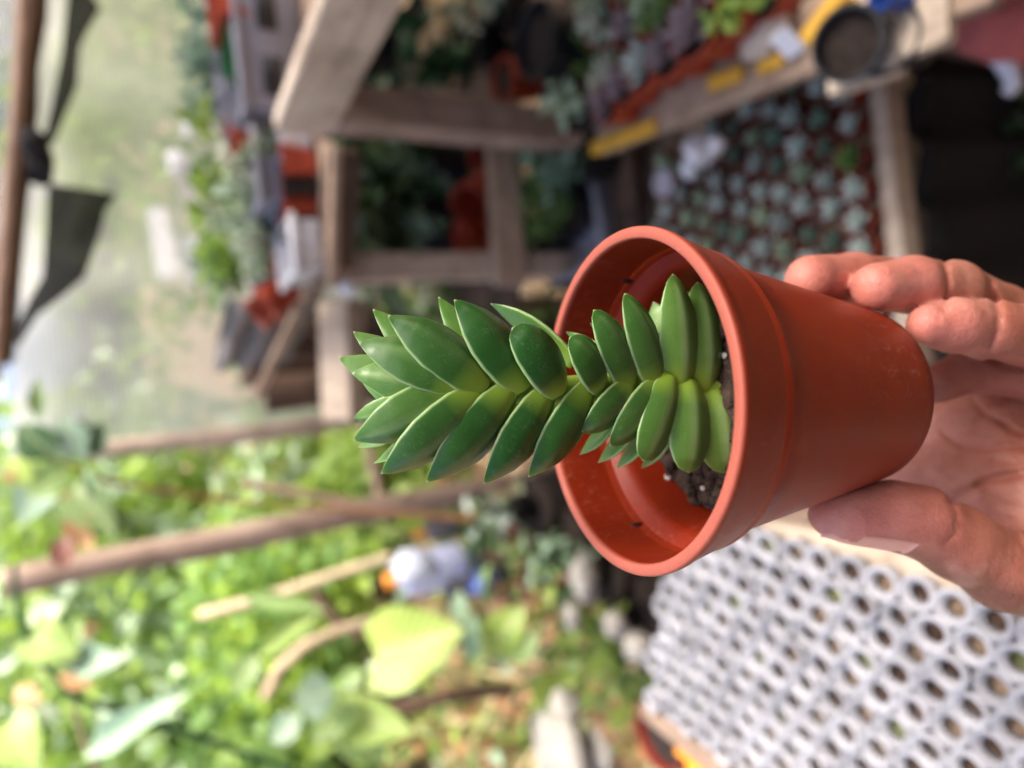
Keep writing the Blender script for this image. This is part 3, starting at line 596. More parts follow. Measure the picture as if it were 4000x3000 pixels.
for x, y, z_, s, lb in ((1500, 1110, .66, .02, 'bluish white lump on the plank beside the left post'),): solid('white_pebble', MB().blob(Yp(1360, 1120, 1.3), s, 8, .2), WHITEP, lb, 'pebble', deg=180)
for i, (x, y, pl, lm, pm, lb) in enumerate([(1600, 1180, 'leafy', L_GRN, TERRA, 'green plant behind the top of the succulent, close to the left post'), (1900, 1190, 'fine', L_PALE, BLACKP, 'pale plant near the pot rim'), (1980, 1150, 'leafy', L_GRN, BLACKP, 'bright green plant just past the pot rim'), (1760, 1230, 'leafy', L_LIME, TERRA, 'lime plant hidden behind the succulent')]):
    q = Z(x, y, .5); potted((q.x, q.y, .533), 'm', pm, pl, lm, lb, 'plants behind the succulent', 1.1)
# ------------------------------------------------------------------ near floor, bottom right of the photograph
rc = MB(); A_ = P(3850, -120, .95); 
for i in range(3): rc.blob(P(3985 + i * 18, 90 - i * 120, .93 + .03 * i), .075, 14, .10, (.8, .8, 1.5))
solid('red_cloth', rc, plain('red_fabric', 'c06660', .95, .12, 40, .6, .003), 'faded red cloth hanging at the near corner of the shelf', 'cloth', deg=180)
pts = [P(3868, 205, .92), P(3905, 225, .92), P(3945, 280, .92), P(3960, 330, .93), P(3935, 365, .94)]
solid('white_hook', MB().tube(pts, [.010, .012, .012, .011, .009], 10), WHITEP, 'curved white plastic hook below the red cloth', 'hook', deg=180)
g = Z(3960, 560, .02)
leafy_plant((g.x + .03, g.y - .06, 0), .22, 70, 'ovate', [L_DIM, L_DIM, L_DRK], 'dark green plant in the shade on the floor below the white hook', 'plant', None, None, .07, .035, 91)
solid('white_pebble', MB().blob(Z(3815, 735, .03), .020, 10, .15, (1.4, .9, .8)), WHITEP, 'white stone on the dark floor below the black cloth', 'pebble', deg=180)
solid('paving_slab', MB().box(Z(3985, 1010, .0) + Vector((.06, -.08, .02)), (.30, .12, .05), None, .006), plain('concrete', 'a8998c', .9, .15, 40, .5, .003), 'pale concrete slab on the floor beside the fingers', 'slab')
# ------------------------------------------------------------------ the bright yard on the open side
def px_leaf(o, b, t, w, d0, d1, kind, mat, n=None):
    """one big leaf between two surveyed points"""
    B, T = P(*b, d0), P(*t, d1); L = (T - B).length; W_ = w * (d0 + d1) / 2 / F
    nn = Vector(n) if n is not None else (Vector(CAM.tolist()) - (B + T) / 2).normalized() + Vector((.15, .1, .35))
    mw = leaf_mw(B - o.location, T - B, nn, L, W_); obj('leaf', BL[kind], mat, o, mw=mw); return B
def twig(o, pts, r, mat=None, name='stem'):
    ps = [P(x, y, d) - o.location for x, y, d in pts]; obj(name, MB().tube(ps, [r * (1 - .5 * i / len(ps)) for i in range(len(ps))], 8), mat or BRANCH, o)
def base_of(x, y, d): p = P(x, y, d); return (p.x, p.y, 0.0)
v1 = empty('climbing_vine', base_of(420, 1900, 1.35), 'dark-leaved vine climbing at the top of the slim post', 'plant')
twig(v1, [(1900, 2030, 1.95), (900, 1960, 1.6), (420, 1880, 1.38), (200, 1790, 1.34), (60, 1700, 1.32)], .006, L_BRN)
for a in [((220, 1790), (60, 1660), 150, 1.33, 1.30, 'ovate', L_DRK), ((330, 1800), (230, 1630), 140, 1.35, 1.33, 'ovate', L_TEAL), ((330, 1780), (415, 1650), 120, 1.36, 1.36, 'ovate', L_DRK), ((260, 1800), (330, 1640), 130, 1.36, 1.34, 'ovate', L_DRK), ((150, 1640), (140, 1470), 60, 1.36, 1.36, 'ovate', L_GRN),
          ((330, 1830), (385, 1950), 60, 1.34, 1.32, 'lance', L_DRK), ((260, 1850), (100, 1930), 150, 1.34, 1.3, 'heart', L_GRN), ((300, 1900), (430, 2080), 190, 1.4, 1.36, 'heart', L_GRN), ((180, 1860), (60, 2050), 170, 1.42, 1.4, 'heart', L_TEAL), ((330, 1990), (520, 2060), 130, 1.42, 1.4, 'ovate', L_GRN), ((120, 1900), (20, 1780), 100, 1.4, 1.4, 'ovate', L_YEL)]: px_leaf(v1, *a)
for a in [((255, 2090), (235, 2230), 90, 1.36, 1.34, 'ovate', L_RED), ((290, 2110), (200, 2200), 100, 1.37, 1.35, 'ovate', L_RED), ((290, 1990), (320, 2130), 110, 1.38, 1.36, 'ovate', L_BRN), ((270, 2060), (360, 2140), 90, 1.38, 1.36, 'ovate', L_ORG), ((15, 1840), (60, 1880), 50, 1.36, 1.36, 'ovate', L_ORG), ((230, 1880), (265, 1950), 60, 1.36, 1.36, 'ovate', L_ORG)]: px_leaf(v1, *a)
v2 = empty('leafy_shrub', base_of(250, 2650, 1.15), 'shrub with grey-green and bright leaves at the open corner of the yard', 'plant')
twig(v2, [(1900, 3300, 1.7), (700, 2850, 1.3), (300, 2730, 1.16), (130, 2560, 1.14), (70, 2400, 1.13), (55, 2200, 1.13)], .007, L_DRK)
twig(v2, [(420, 3100, 1.2), (330, 2900, 1.16), (290, 2760, 1.15)], .005, BRANCH)
for a in [((120, 2480), (290, 2560), 180, 1.14, 1.12, 'heart', L_LIME), ((180, 2620), (300, 2440), 160, 1.16, 1.13, 'ovate', L_GRN), ((270, 2600), (460, 2570), 130, 1.16, 1.12, 'ovate', L_TEAL), ((330, 2960), (680, 2720), 130, 1.14, 1.08, 'ovate', L_TEAL), ((340, 2940), (660, 2740), 100, 1.16, 1.11, 'ovate', L_DRK), ((110, 2430), (240, 2360), 120, 1.17, 1.17, 'ovate', L_PALE),
          ((230, 2640), (360, 2680), 70, 1.15, 1.14, 'ovate', L_BRN), ((60, 2690), (150, 2740), 90, 1.17, 1.15, 'ovate', L_ORG), ((300, 2480), (380, 2440), 70, 1.2, 1.2, 'ovate', L_ORG), ((30, 2830), (130, 3010), 190, 1.14, 1.1, 'heart', L_LIME), ((230, 2800), (110, 2760), 70, 1.16, 1.15, 'ovate', L_PALE),
          ((50, 2760), (80, 2860), 60, 1.2, 1.2, 'lance', L_TEAL), ((150, 2600), (260, 2650), 80, 1.18, 1.16, 'ovate', L_YEL)]: px_leaf(v2, *a)
v3 = empty('broad_leaf_plant', base_of(1650, 2650, 1.5), 'plant with one huge yellow-green heart leaf beside the white jug', 'plant')
twig(v3, [(2300, 2750, 1.9), (1900, 2640, 1.6), (1500, 2560, 1.45)], .004, L_YEL); twig(v3, [(2050, 2900, 1.75), (1500, 2780, 1.45)], .004, L_YEL)
for a in [((1470, 2560), (1790, 2460), 330, 1.44, 1.38, 'heart', L_YEL), ((1440, 2590), (1600, 2700), 120, 1.45, 1.4, 'ovate', L_PALE), ((1850, 2580), (1840, 2410), 90, 1.5, 1.48, 'ovate', L_TEAL), ((1900, 2560), (2040, 2370), 170, 1.52, 1.5, 'ovate', L_YEL), ((1960, 2570), (2100, 2480), 130, 1.5, 1.48, 'ovate', L_GRN), ((1800, 2440), (1790, 2310), 80, 1.55, 1.55, 'ovate', L_TEAL),
          ((1340, 2790), (1600, 2860), 190, 1.42, 1.36, 'heart', L_LIME), ((1330, 2740), (1230, 2900), 200, 1.40, 1.34, 'heart', L_GRN), ((1310, 2700), (1150, 2740), 180, 1.36, 1.33, 'ovate', L_TEAL), ((1330, 2680), (1420, 2620), 90, 1.42, 1.42, 'ovate', L_GRN), ((1360, 2830), (1500, 2990), 180, 1.45, 1.42, 'heart', L_GRN), ((1180, 2790), (1050, 2900), 120, 1.42, 1.40, 'ovate', L_TEAL), ((1010, 2560), (900, 2700), 130, 1.5, 1.48, 'ovate', L_GRN), ((950, 2330), (1260, 2380), 70, 1.55, 1.5, 'lance', L_GRN), ((1020, 2560), (1230, 2400), 80, 1.55, 1.5, 'lance', L_LIME)]: px_leaf(v3, *a)
v4 = empty('broad_leaf_plant', base_of(2250, 2750, 1.7), 'lower plant with pale leaves between the white jug and the cups', 'plant')
twig(v4, [(2500, 2800, 1.95), (2250, 2750, 1.7), (2050, 2650, 1.6)], .004, L_YEL)
for a in [((2250, 2760), (2100, 2880), 170, 1.62, 1.6, 'ovate', L_PALE), ((2230, 2700), (2060, 2680), 130, 1.62, 1.6, 'ovate', L_YEL), ((2300, 2700), (2170, 2600), 110, 1.66, 1.63, 'ovate', L_TAN), ((2280, 2800), (2130, 2980), 150, 1.6, 1.6, 'ovate', L_WHT), ((2460, 2560), (2330, 2620), 110, 1.68, 1.66, 'ovate', L_LIME), ((2540, 2700), (2400, 2640), 120, 1.66, 1.65, 'ovate', L_GRN), ((2420, 2740), (2480, 2640), 90, 1.66, 1.65, 'ovate', L_YEL), ((2250, 2560), (2170, 2480), 90, 1.7, 1.7, 'ovate', L_YEL)]: px_leaf(v4, *a)
def branch(pts, r, label, mat=BRANCH):
    ps = [P(*q) for q in pts]; solid('fallen_branch', MB().tube(ps, [r * .78 * (1.1 - .35 * i / len(ps)) for i in range(len(ps))], 10), mat, label, 'branch', 'bare branches in the yard')
branch([(780, 2400, 2.2), (1050, 2330, 2.15), (1300, 2245, 2.1), (1530, 2170, 2.1)], .020, 'straight pale branch running towards the white jug')
branch([(1040, 2720, 1.75), (1090, 2610, 1.75), (1190, 2520, 1.75), (1310, 2465, 1.78), (1450, 2425, 1.8), (1600, 2420, 1.9)], .019, 'bent pale branch arching beside the heart leaf')
branch([(1230, 2320, 1.95), (1310, 2420, 1.9), (1420, 2480, 1.9)], .022, 'short brown branch stub joining the bent branch', BARK)
branch([(1500, 2790, 1.75), (1750, 2720, 1.8), (2000, 2690, 1.9)], .024, 'brown stick on the ground under the heart leaf', BARK)
branch([(950, 1890, 3.0), (1250, 1940, 2.8), (1500, 1990, 2.7)], .024, 'brown branch lying between the two posts', BARK)
branch([(1200, 2010, 2.6), (1000, 2060, 2.5), (880, 2090, 2.4)], .018, 'short pale twig beside the thick post')
# the lilac-white jugs with orange caps
def jug(c, w, d, h, m, cap, label, rz=0.0, band=None):
    o = empty('plastic_jug', c, label, 'jug', None, rz)
    pr = [(w / 2 * .94, 0), (w / 2, .01), (w / 2, h * .72), (w / 2 * .8, h * .86), (w / 2 * .28, h * .93), (w / 2 * .26, h)]
    mb = MB().lathe([(0, 0)] + pr + [(0, h)], 20); mb.v = [(x, y * d / w, z) for x, y, z in mb.v]; obj('body', sharp(mb.mesh('body'), 40), m, o)
    obj('cap', MB().lathe([(w * .17, h - .004), (w * .17, h + .028), (0, h + .03)], 16), cap, o)
    if band: mb = MB().lathe([(w / 2 + .0015, h * .2), (w / 2 + .0015, h * .6)], 20); mb.v = [(x, y * d / w, z) for x, y, z in mb.v]; obj('label_band', mb, band, o)
    return o
q = P(1800, 2200, 2.0); jug((q.x, q.y, q.z - .0), .125, .10, .20, LILAC, ORANGEP, 'pale lilac plastic jug with an orange cap at the foot of the thick post')
q = P(1790, 2095, 2.05); jug((q.x + .03, q.y + .02, q.z), .07, .07, .10, DGREY, ORANGEP, 'small grey jug with an orange cap touching the thick post')
q = P(1740, 2215, 1.97); solid('white_bag', MB().blob(P(1625, 2215, 1.92), .058, 12, .22, (1, .8, 1.1)), plain('white_film', 'c8cee0', .45, .06, 10), 'rounded white bag on top of the lilac jug', 'bag', deg=180)
lying_can(P(1905, 2235, 1.96), .038, .055, BLUEP, 'blue cup lying at the base of the lilac jug', 'cup', (-.9, .1, .4), 'blue_cup')
lying_can(P(1860, 2255, 2.0), .05, .09, DGREY, 'grey tub beside the blue cup', 'tub', (-.2, .1, 1), 'grey_tub')
# supports under that group: an upturned tub
q = P(1890, 2190, 2.02); solid('upturned_tub', MB().lathe([(.16, 0), (.13, max(.05, q.z - .012)), (0, max(.05, q.z - .012))], 24, (q.x, q.y + .02, 0)), BLACKP, 'black upturned tub carrying the jugs', 'tub')
# low plants and tags around the base of the pot rim
for i, (x, y, d, lm, lb) in enumerate([(1930, 2010, 1.75, [L_DRK, L_GREY], 'greyish low plant under the end of the thick post'), (2050, 2150, 1.7, [L_RED, L_RED, L_GRN], 'burgundy-leaved plant right of the lilac jug'), (2010, 2250, 1.68, [L_GRN, L_RED], 'green and burgundy plant below the blue cup'), (2230, 2190, 1.55, [L_TEAL, L_DRK], 'blue-green trailing plant touching the pot rim in view'), (2180, 2280, 1.55, [L_RED, L_YEL, L_GRN], 'mixed red and green plant above the white pebbles'), (2320, 2450, 1.5, [L_GRN, L_YEL], 'small green plant among the white pebbles'), (2050, 1960, 1.9, [L_PALE, L_TAN], 'dusty pale plant under the post end'), (2350, 2560, 1.55, [L_LIME, L_GRN], 'bright green plant left of the cups')]):
    p = P(x, y, d); leafy_plant((p.x, p.y, max(0, p.z - .12)), .16, 46, 'ovate', lm, lb, 'plant', 'low plants near the bench', BLACKP, .05, .026, 40 + i, .5, 5, 'm', 1.0)
    solid('plant_stand', MB().lathe([(.09, 0), (.08, max(.02, p.z - .122)), (0, max(.02, p.z - .122))], 16, (p.x, p.y, 0)), SOILB, ['dark soil mound under the greyish low plant', 'dark soil mound under the burgundy plant', 'dark soil mound under the green and burgundy plant', 'dark soil mound under the trailing plant', 'dark soil mound under the mixed red plant', 'dark soil mound among the white pebbles', 'dark soil mound under the dusty plant', 'dark soil mound beside the cups'][i], 'mound')
WH = plain('chalk_white', '98948c', .9, .35, 40, .6, .004)
for i, (x, y, d, r, sq, lb) in enumerate([(2280, 2255, 1.42, .034, (1.5, .8, .8), 'long white stone nearest the rim of the held pot'), (2235, 2410, 1.42, .024, (1.3, .8, .8), 'smaller white stone below the long one'), (2400, 2440, 1.4, .026, (1, 1, .8), 'white stone nearest the cups'), (2490, 2520, 1.4, .034, (1, 1.2, .8), 'large white stone between the cups and the green plant'), (2210, 2780, 1.5, .036, (1.4, 1, .9), 'white stone beside the pale lower plant'), (2180, 2930, 1.5, .07, (1.2, 1.3, .5), 'big bluish white lump at the frame edge'), (2340, 2960, 1.48, .05, (1.2, 1, .5), 'cream lump beside the bluish one'), (2460, 2500, 1.5, .02, (1, 1, 1), 'little white stone behind the large one')]):
    solid('white_stone', MB().blob(P(x, y, d), r, 12, .24, sq), WH, lb, 'stone', 'white stones by the bench', 180)
# pots and an orange flower left of the bench
for x, y, d, s, m_, lb in ((2640, 2850, 1.12, 'l', TERRAD, 'dark orange pot standing left of the cups'), (2740, 3000, 1.10, 'm', TERRA, 'orange pot at the frame edge left of the cups')):
    p = P(x, y, d); potted((p.x, p.y, p.z - .06), s, m_, None, L_PALE, lb, 'pots left of the bench', 1.0)
    solid('brick', MB().box((p.x, p.y, (p.z - .061) / 2), (.11, .20, p.z - .062), None, .004), plain('brick', '8a5444', .9, .2, 40, .6, .003), lb.replace('orange pot', 'brick stand under the orange pot').replace('dark brick', 'brick'), 'stand')
fl = empty('orange_flower', P(2745, 2905, 1.02), 'bright orange flower leaning against the cups', 'flower')
for k in range(9):
    a = k * .7; obj('petal', BL['ovate'], plain('orange_petal', 'f09a1c', .5, .1, 30) if k == 0 else bpy.data.materials['orange_petal'], fl, mw=leaf_mw((0, 0, 0), (math.cos(a), math.sin(a), .45), (0, 0, 1), .055, .03))
obj('flower_stem', MB().tube([(0, 0, 0), (.01, .03, -.15), (.0, .05, -fl.location.z)], .003, 6), L_GRN, fl)
# leaf litter and low growth filling the yard: individual shrubs, leaves as parts on the near ones
rg = random.Random(11)
PAL = [[L_GRN, L_YEL, L_BRN], [L_YEL, L_PALE, L_TAN], [L_GRN, L_TEAL, L_BRN], [L_TAN, L_BRN, L_TAN], [L_GRN, L_BRN, L_BRN], [L_YEL, L_TAN, L_BRN]]
nb = 0
for i in range(150):
    if nb >= 40: break
    x = rg.uniform(-2.6, -.35); y = rg.uniform(1.45, 3.6)
    if x > -.62 and y < 1.9: continue
    q = M.T @ (np.array([x, y, .2]) - CAM); dd = -q[2]; u = 2000 - q[1] / dd * F; v = 1500 - q[0] / dd * F
    if not (-200 < u < 2700 and 1650 < v < 3300): continue
    if 1500 < u < 2100 and 1950 < v < 2400 and y < 2.1: continue
    leafy_plant((x, y, 0), rg.uniform(.25, .6), rg.choice((26, 34, 40)), rg.choice(('ovate', 'lance', 'heart', 'round')), PAL[i % 6], ['green and yellow weed with some brown leaves in the yard', 'pale yellowish weed in the sunlit yard', 'blue-green weed with brown leaves in the yard', 'dry straw-brown weed in the sunlit yard', 'mostly brown weed with a few green leaves in the yard', 'yellow and straw weed with brown leaves in the yard'][i % 6], 'weed', 'weeds growing in the yard', None, rg.uniform(.06, .12), rg.uniform(.03, .06), 200 + i, .5, 5, name='weed'); nb += 1
STRAW = wood('straw_stalk', 'b09468', 'e0caa2')
for i in range(26):
    x = rg.uniform(-2.3, -.4); y = rg.uniform(1.2, 3.4)
    o = empty('dry_stalks', (x, y, 0), 'clump of pale dry stalks leaning among the yard weeds', 'dry grass', 'dry stalks in the yard')
    for k in range(5):
        d = rvec(rg, .9); L_ = rg.uniform(.35, .9); q = d * L_; s_ = rvec(rg) * .06; obj('stalk', MB().tube([(s_.x, s_.y, 0), (s_.x + q.x * .5, s_.y + q.y * .5, abs(q.z) * .55), (s_.x + q.x, s_.y + q.y, abs(q.z) * .9)], [.007, .006, .003], 6), STRAW, o)
# scattered dry leaves
mb = MB()
for i in range(2600):
    x = rg.uniform(-3.2, -.2); y = rg.uniform(.9, 4.6) ; add_blade(mb, 'ovate', (x, y, rg.uniform(.0, .05)), rvec(rg, -.1), rvec(rg, 1.5), rg.uniform(.05, .10), rg.uniform(.03, .055))
stuff(obj('leaf_litter', mb.mesh('leaf_litter'), plain('litter', '8c6e52', .9, .5, 3)))
# shrubs and trees outside the net
def bush(loc, size, n, lms, label, group, L=.16, seed=0, h=None, cat='shrub', name='shrub', tr=.04):
    rg = random.Random(seed); o = empty(name, loc, label, cat, group); h = h or size
    obj('trunk', MB().tube([(0, 0, 0), (.03, .02, h * .5), (0, .05, h)], [tr, tr * .7, tr * .3], 8), BARK, o)
    for k, lm in enumerate(lms):
        mb = MB()
        for c in range(n):
            a = rvec(rg) * size * rg.random() ** .4; p = Vector((a.x, a.y, h + a.z * .75))
            if p.z < .05: p.z = rg.uniform(.05, .4)
            for q in range(5): add_blade(mb, 'ovate', p + rvec(rg) * .12 * size, rvec(rg, -.1), rvec(rg, .8), L * rg.uniform(.6, 1.2), L * .5 * rg.uniform(.7, 1.2))
        stuff(obj('crown', mb.mesh('crown'), lm, o))
B_ = [((.55, 4.6, 0), .55, [L_YEL, L_LIME], 'low lime shrub glowing through the net behind the crates'), ((1.6, 4.4, 0), 1.2, [L_LIME, L_YEL], 'broad yellow-green shrub behind the net at the crate side'), ((-.45, 5.2, 0), .6, [L_PALE, L_YEL], 'pale green shrub seen through the net beside the slim post'),
      ((-.42, 3.4, 0), .45, [L_LIME, L_YEL], 'sunlit lime shrub between the two posts'), ((-1.3, 4.6, 0), .8, [L_YEL, L_GRN], 'yellow-green shrub in the yard beyond the thick post'), ((-2.2, 4.2, 0), .9, [L_GRN, L_LIME], 'green shrub at the yard side behind the heart leaves'), ((-1.8, 6.2, 0), 1.2, [L_PALE, L_LIME], 'tall pale shrub far back in the yard'), ((-3.4, 5.2, 0), 1.2, [L_GRN, L_YEL], 'green shrub furthest to the yard side'), ((3.0, 5.5, 0), 1.5, [L_GRN, L_LIME], 'large green shrub beyond the roof corner')]
for i, (x, y, s) in enumerate([(-.9, 6.6, 1.5), (-2.0, 7.2, 1.7), (-3.2, 6.8, 1.6), (-4.6, 6.2, 1.7), (-5.8, 7.5, 1.9), (-3.9, 8.8, 2.0)]):
    bush((x, y, 0), s, 190, [[L_YEL, L_LIME, L_PALE], [L_PALE, L_YEL, L_GRN]][i % 2], 'tall leafy tree closing the far side of the yard', 'trees at the back of the yard', .2, 160 + i, s * 1.05, 'tree', 'tree', .08)
for i, (l, s, lms, lb) in enumerate(B_): bush(l, s, 150 if s > .6 else 80, lms, lb, 'shrubs outside the net', .14, 60 + i, s * (.95 if s > .6 else .8))
# pale wall and panels outside the net
CON = plain('pale_render', 'b8b2aa', .9, .12, 4, .4, .01)
solid('garden_wall', MB().box((.62, 3.9, .42), (1.1, .15, .84), None, .01), CON, 'low grey wall seen through the net behind the shelf', 'wall')
def slab(x0, x1, y0, y1, wy, th, mat, label, name='white_tarp', cat='tarp'):
    A_, B_ = Yp(x1, y1, wy), Yp(x0, y0, wy); solid(name, MB().box(((A_.x + B_.x) / 2, wy, (A_.z + B_.z) / 2), (abs(B_.x - A_.x) * 1.15, th, abs(B_.z - A_.z)), Matrix.Rotation(.75, 3, 'Z'), .004), mat, label, cat)
slab(570, 700, 740, 1150, 3.0, .02, WHITEP, 'bright white tarp seen through the net behind the crates')
slab(705, 800, 900, 1145, 2.97, .03, LILAC, 'pale lilac tarp beside the bright white one behind the net')
slab(690, 830, 640, 930, 3.22, .03, GREYCL, 'grey tarp above the lilac one behind the net', 'grey_tarp')
for x, y, r_, lb in ((705, 640, .05, 'small white bundle behind the net, nearest the grey tarp'), (745, 510, .035, 'smallest white bundle behind the net'), (790, 700, .045, 'white bundle behind the net beside the back row of plants')):
    solid('white_bundle', MB().blob(Yp(x, y, 3.1), r_, 10, .35, (1.2, .6, .9)), WHITEP, lb, 'bundle', 'white bundles behind the net', 180)
q = Yp(800, 850, 3.2); solid('work_table', MB().box((q.x, 3.2, q.z - .22), (.9, .4, .03), None, .004).box((q.x - .4, 3.2, (q.z - .235) / 2), (.04, .3, q.z - .235)).box((q.x + .4, 3.2, (q.z - .235) / 2), (.04, .3, q.z - .235)), WOOD, 'plain wooden table under the tarps behind the net', 'table')
# ------------------------------------------------------------------ the potted succulent held up to the camera
PC = np.array([.0323, .0048, .2017]); TH, PH, PHGT, RB, RT = 1.1589, .0068, .0937, .0297, .05
AX = np.array([-math.sin(TH) * math.cos(PH), math.sin(PH), -math.cos(TH) * math.cos(PH)])
EU = np.cross(AX, [0, 1, 0]); EU /= np.linalg.norm(EU); EV = np.cross(AX, EU)
def pot_w(p):                          # pot frame (x, y across, z up the pot from its base) -> world
    p = np.asarray(p, float); return c2w(PC - AX * PHGT + p[..., 0:1] * EU + p[..., 1:2] * EV + p[..., 2:3] * AX)
hero = empty('potted_plant', Vector(pot_w([0, 0, 0]).tolist()), 'tall green succulent in an orange-brown plastic pot held up by the hand', 'potted plant')
HO = hero.location
def hmesh(mb, name, attrs=None): return mb.mesh(name, True, HO, attrs)
def wall(z): return RB + (RT - .0032 - RB) * z / PHGT        # outer radius below the collar
cz = PHGT - .0225
prof = [(0, .0025), (.010, .0025), (RB - .004, .0025), (RB - .0035, 0), (RB - .0008, 0), (RB, .0008)]
prof += [(wall(z), z) for z in np.linspace(.006, cz - .0012, 9)]
prof += [(wall(cz) + .0006, cz - .0004), (wall(cz) + .0016, cz + .0006)]
prof += [(wall(cz) + .0016 + (RT - .0007 - wall(cz) - .0016) * t, cz + .0006 + (PHGT - .004 - cz) * t) for t in (.3, .6, .85, 1)]
prof += [(RT - .0002, PHGT - .0026), (RT, PHGT - .0012), (RT - .0001, PHGT - .0004), (RT - .0006, PHGT), (RT - .0030, PHGT), (RT - .0035, PHGT - .0004), (RT - .0036, PHGT - .002)]
prof += [(RT - .0037 - .0010 * t, PHGT - .002 - .0195 * t) for t in (.3, .6, .9)]
prof += [(wall(cz) - .0010, cz + .0006), (wall(cz) - .0026, cz - .0014), (wall(cz) - .0030, cz - .003)]
prof += [(wall(z) - .0026, z) for z in np.linspace(cz - .008, .006, 6)] + [(RB - .004, .004), (0, .004)]
mb = MB().lathe(prof, 160); mb.v = [tuple(p) for p in pot_w(np.array(mb.v))]
zz = np.tile(np.array([p[1] for p in prof]), 160); aa = np.repeat(np.arange(160) / 160 * 2 * math.pi, len(prof))
t = NT('terracotta_plastic'); v = t.coord()
n1 = t.noise(v, 60, 6, .6); n2 = t.noise(v, 900, 3, .6); n3 = t.noise(v, 22, 3)
scr = t.n('TexNoise', Scale=160.0, Detail=5.0, Roughness=.7, Distortion=2.5); t.t.links.new(t.coord('Object', (1, 1, .5)), scr.inputs['Vector'])
c = t.ramp(n1, [(.25, rgb('7e220d')), (.75, rgb('932f12'))])
dust = t.math('MULTIPLY', t.ramp(scr.outputs['Fac'], [(.55, (0, 0, 0, 1)), (.66, (1, 1, 1, 1))]), t.ramp(n3, [(.45, (0, 0, 0, 1)), (.62, (1, 1, 1, 1))]))
c = t.mix(t.math('MULTIPLY', dust, .26), c, rgb('c08a78'))
spk = t.ramp(t.noise(v, 420, 2), [(.66, (0, 0, 0, 1)), (.72, (1, 1, 1, 1))])
c = t.mix(t.math('MULTIPLY', spk, .05), c, rgb('cf9078'))
c = t.mix(t.math('MULTIPLY', t.attr('rim'), .5), c, rgb('dc8a74'))  # abraded rim paler; light from above on the lip is also put into this colour
t.bsdf(Base_Color=c, Specular_IOR_Level=.24, Roughness=t.math('ADD', t.math('MULTIPLY', n1, .25), .30), Subsurface_Weight=.06, Subsurface_Radius=(.002, .0006, .0003), Subsurface_Scale=1.0)
h = t.math('ADD', t.math('MULTIPLY', scr.outputs['Fac'], .5), t.math('MULTIPLY', n2, .25)); t.bump(h, .22, .0006)
POTM = t.m
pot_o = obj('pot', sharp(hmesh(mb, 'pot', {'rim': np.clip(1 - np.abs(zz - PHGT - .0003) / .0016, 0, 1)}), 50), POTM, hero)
# small dark slots and a moulded tab inside the collar
SLOT = plain('slot_shadow_plastic', '3a120c', .6, .1, 60)
def inner_at(xp, yp, z):               # azimuth in the pot of the inner wall seen at a pixel
    best = None
    for a in np.linspace(0, 2 * math.pi, 720):
        r = RT - .0045; q = PC - AX * (PHGT - z) + r * math.cos(a) * EU + r * math.sin(a) * EV
        e = (2000 + F * q[0] / q[2] - xp) ** 2 + (1500 + F * q[1] / q[2] - yp) ** 2
        if best is None or e < best[0]: best = (e, a)
    return best[1]
for (xp, yp, z) in ((2461, 2076, cz + .0045), (2388, 1048, cz + .0045)):
    a = inner_at(xp, yp, z); mb = MB()
    mb.blob((0, 0, 0), 1, 16, 0, (.0009, .0013, .0033)); r = RT - .0042
    vv = np.array(mb.v); vv = np.stack([(r + vv[:, 0]) * math.cos(a) - vv[:, 1] * math.sin(a), (r + vv[:, 0]) * math.sin(a) + vv[:, 1] * math.cos(a), vv[:, 2] + z], 1)
    mb.v = [tuple(p) for p in pot_w(vv)]; obj('slot', hmesh(mb, 'slot'), SLOT, pot_o)
# soil: a lumpy root ball with crumbs and perlite
SD = PHGT - .036; SR = .0362; vs = []; fs = []; nr, na = 22, 90
def lump(x, y): return sum(a * math.sin(x * f + p) * math.sin(y * f * 1.13 + p * 2.1) for a, f, p in ((.0012, 210, 1), (.0009, 460, 2.2), (.0006, 930, .7), (.0004, 1700, 3.1)))
for i in range(nr + 1):
    for k in range(na):
        f = min(1.0, i / (nr - 4)); a = 2 * math.pi * k / na; r = SR * f * (1 + .03 * math.sin(5 * a) + .02 * math.sin(11 * a + 1)); x, y = r * math.cos(a), r * math.sin(a)
        vs.append((x, y, SD + lump(x, y) - (max(0, i - nr + 4) * .0012) + .002 * math.cos(f * 1.57)))
for i in range(nr):
    for k in range(na): l = (k + 1) % na; fs.append((i * na + k, i * na + na + k, i * na + na + l, i * na + l))
mb = MB().add(pot_w(np.array(vs)), fs)
SOIL = plain('potting_soil', (.055, .034, .023, 1), .95, .9, 200, 1.0, .002)
soil_o = obj('soil', hmesh(mb, 'soil'), SOIL, hero)
mb = MB(); rr = random.Random(5)
for i in range(520):
    a = rr.uniform(0, 6.283); r = SR * math.sqrt(rr.random()) * 1.02; x, y = r * math.cos(a), r * math.sin(a)
    b = MB().blob((x, y, SD + lump(x, y) + .0012), rr.uniform(.0007, .0018) * (1 if i % 6 else 1.8), 6, .4, (1, rr.uniform(.6, 1.3), .7), rr); mb.add(pot_w(np.array(b.v)), b.f)
stuff(obj('crumb', hmesh(mb, 'crumb'), SOIL, soil_o))
PERL = plain('perlite', 'd8d2c8', .9, .15, 300)
def soil_at(x, y):                     # soil surface point under a pixel of the photograph
    d = px(x, y, 1.0); n = AX; p0 = PC - AX * (PHGT - SD); s = (p0 @ n) / (d @ n); q = d * s - p0
    return np.array([q @ EU, q @ EV, SD])
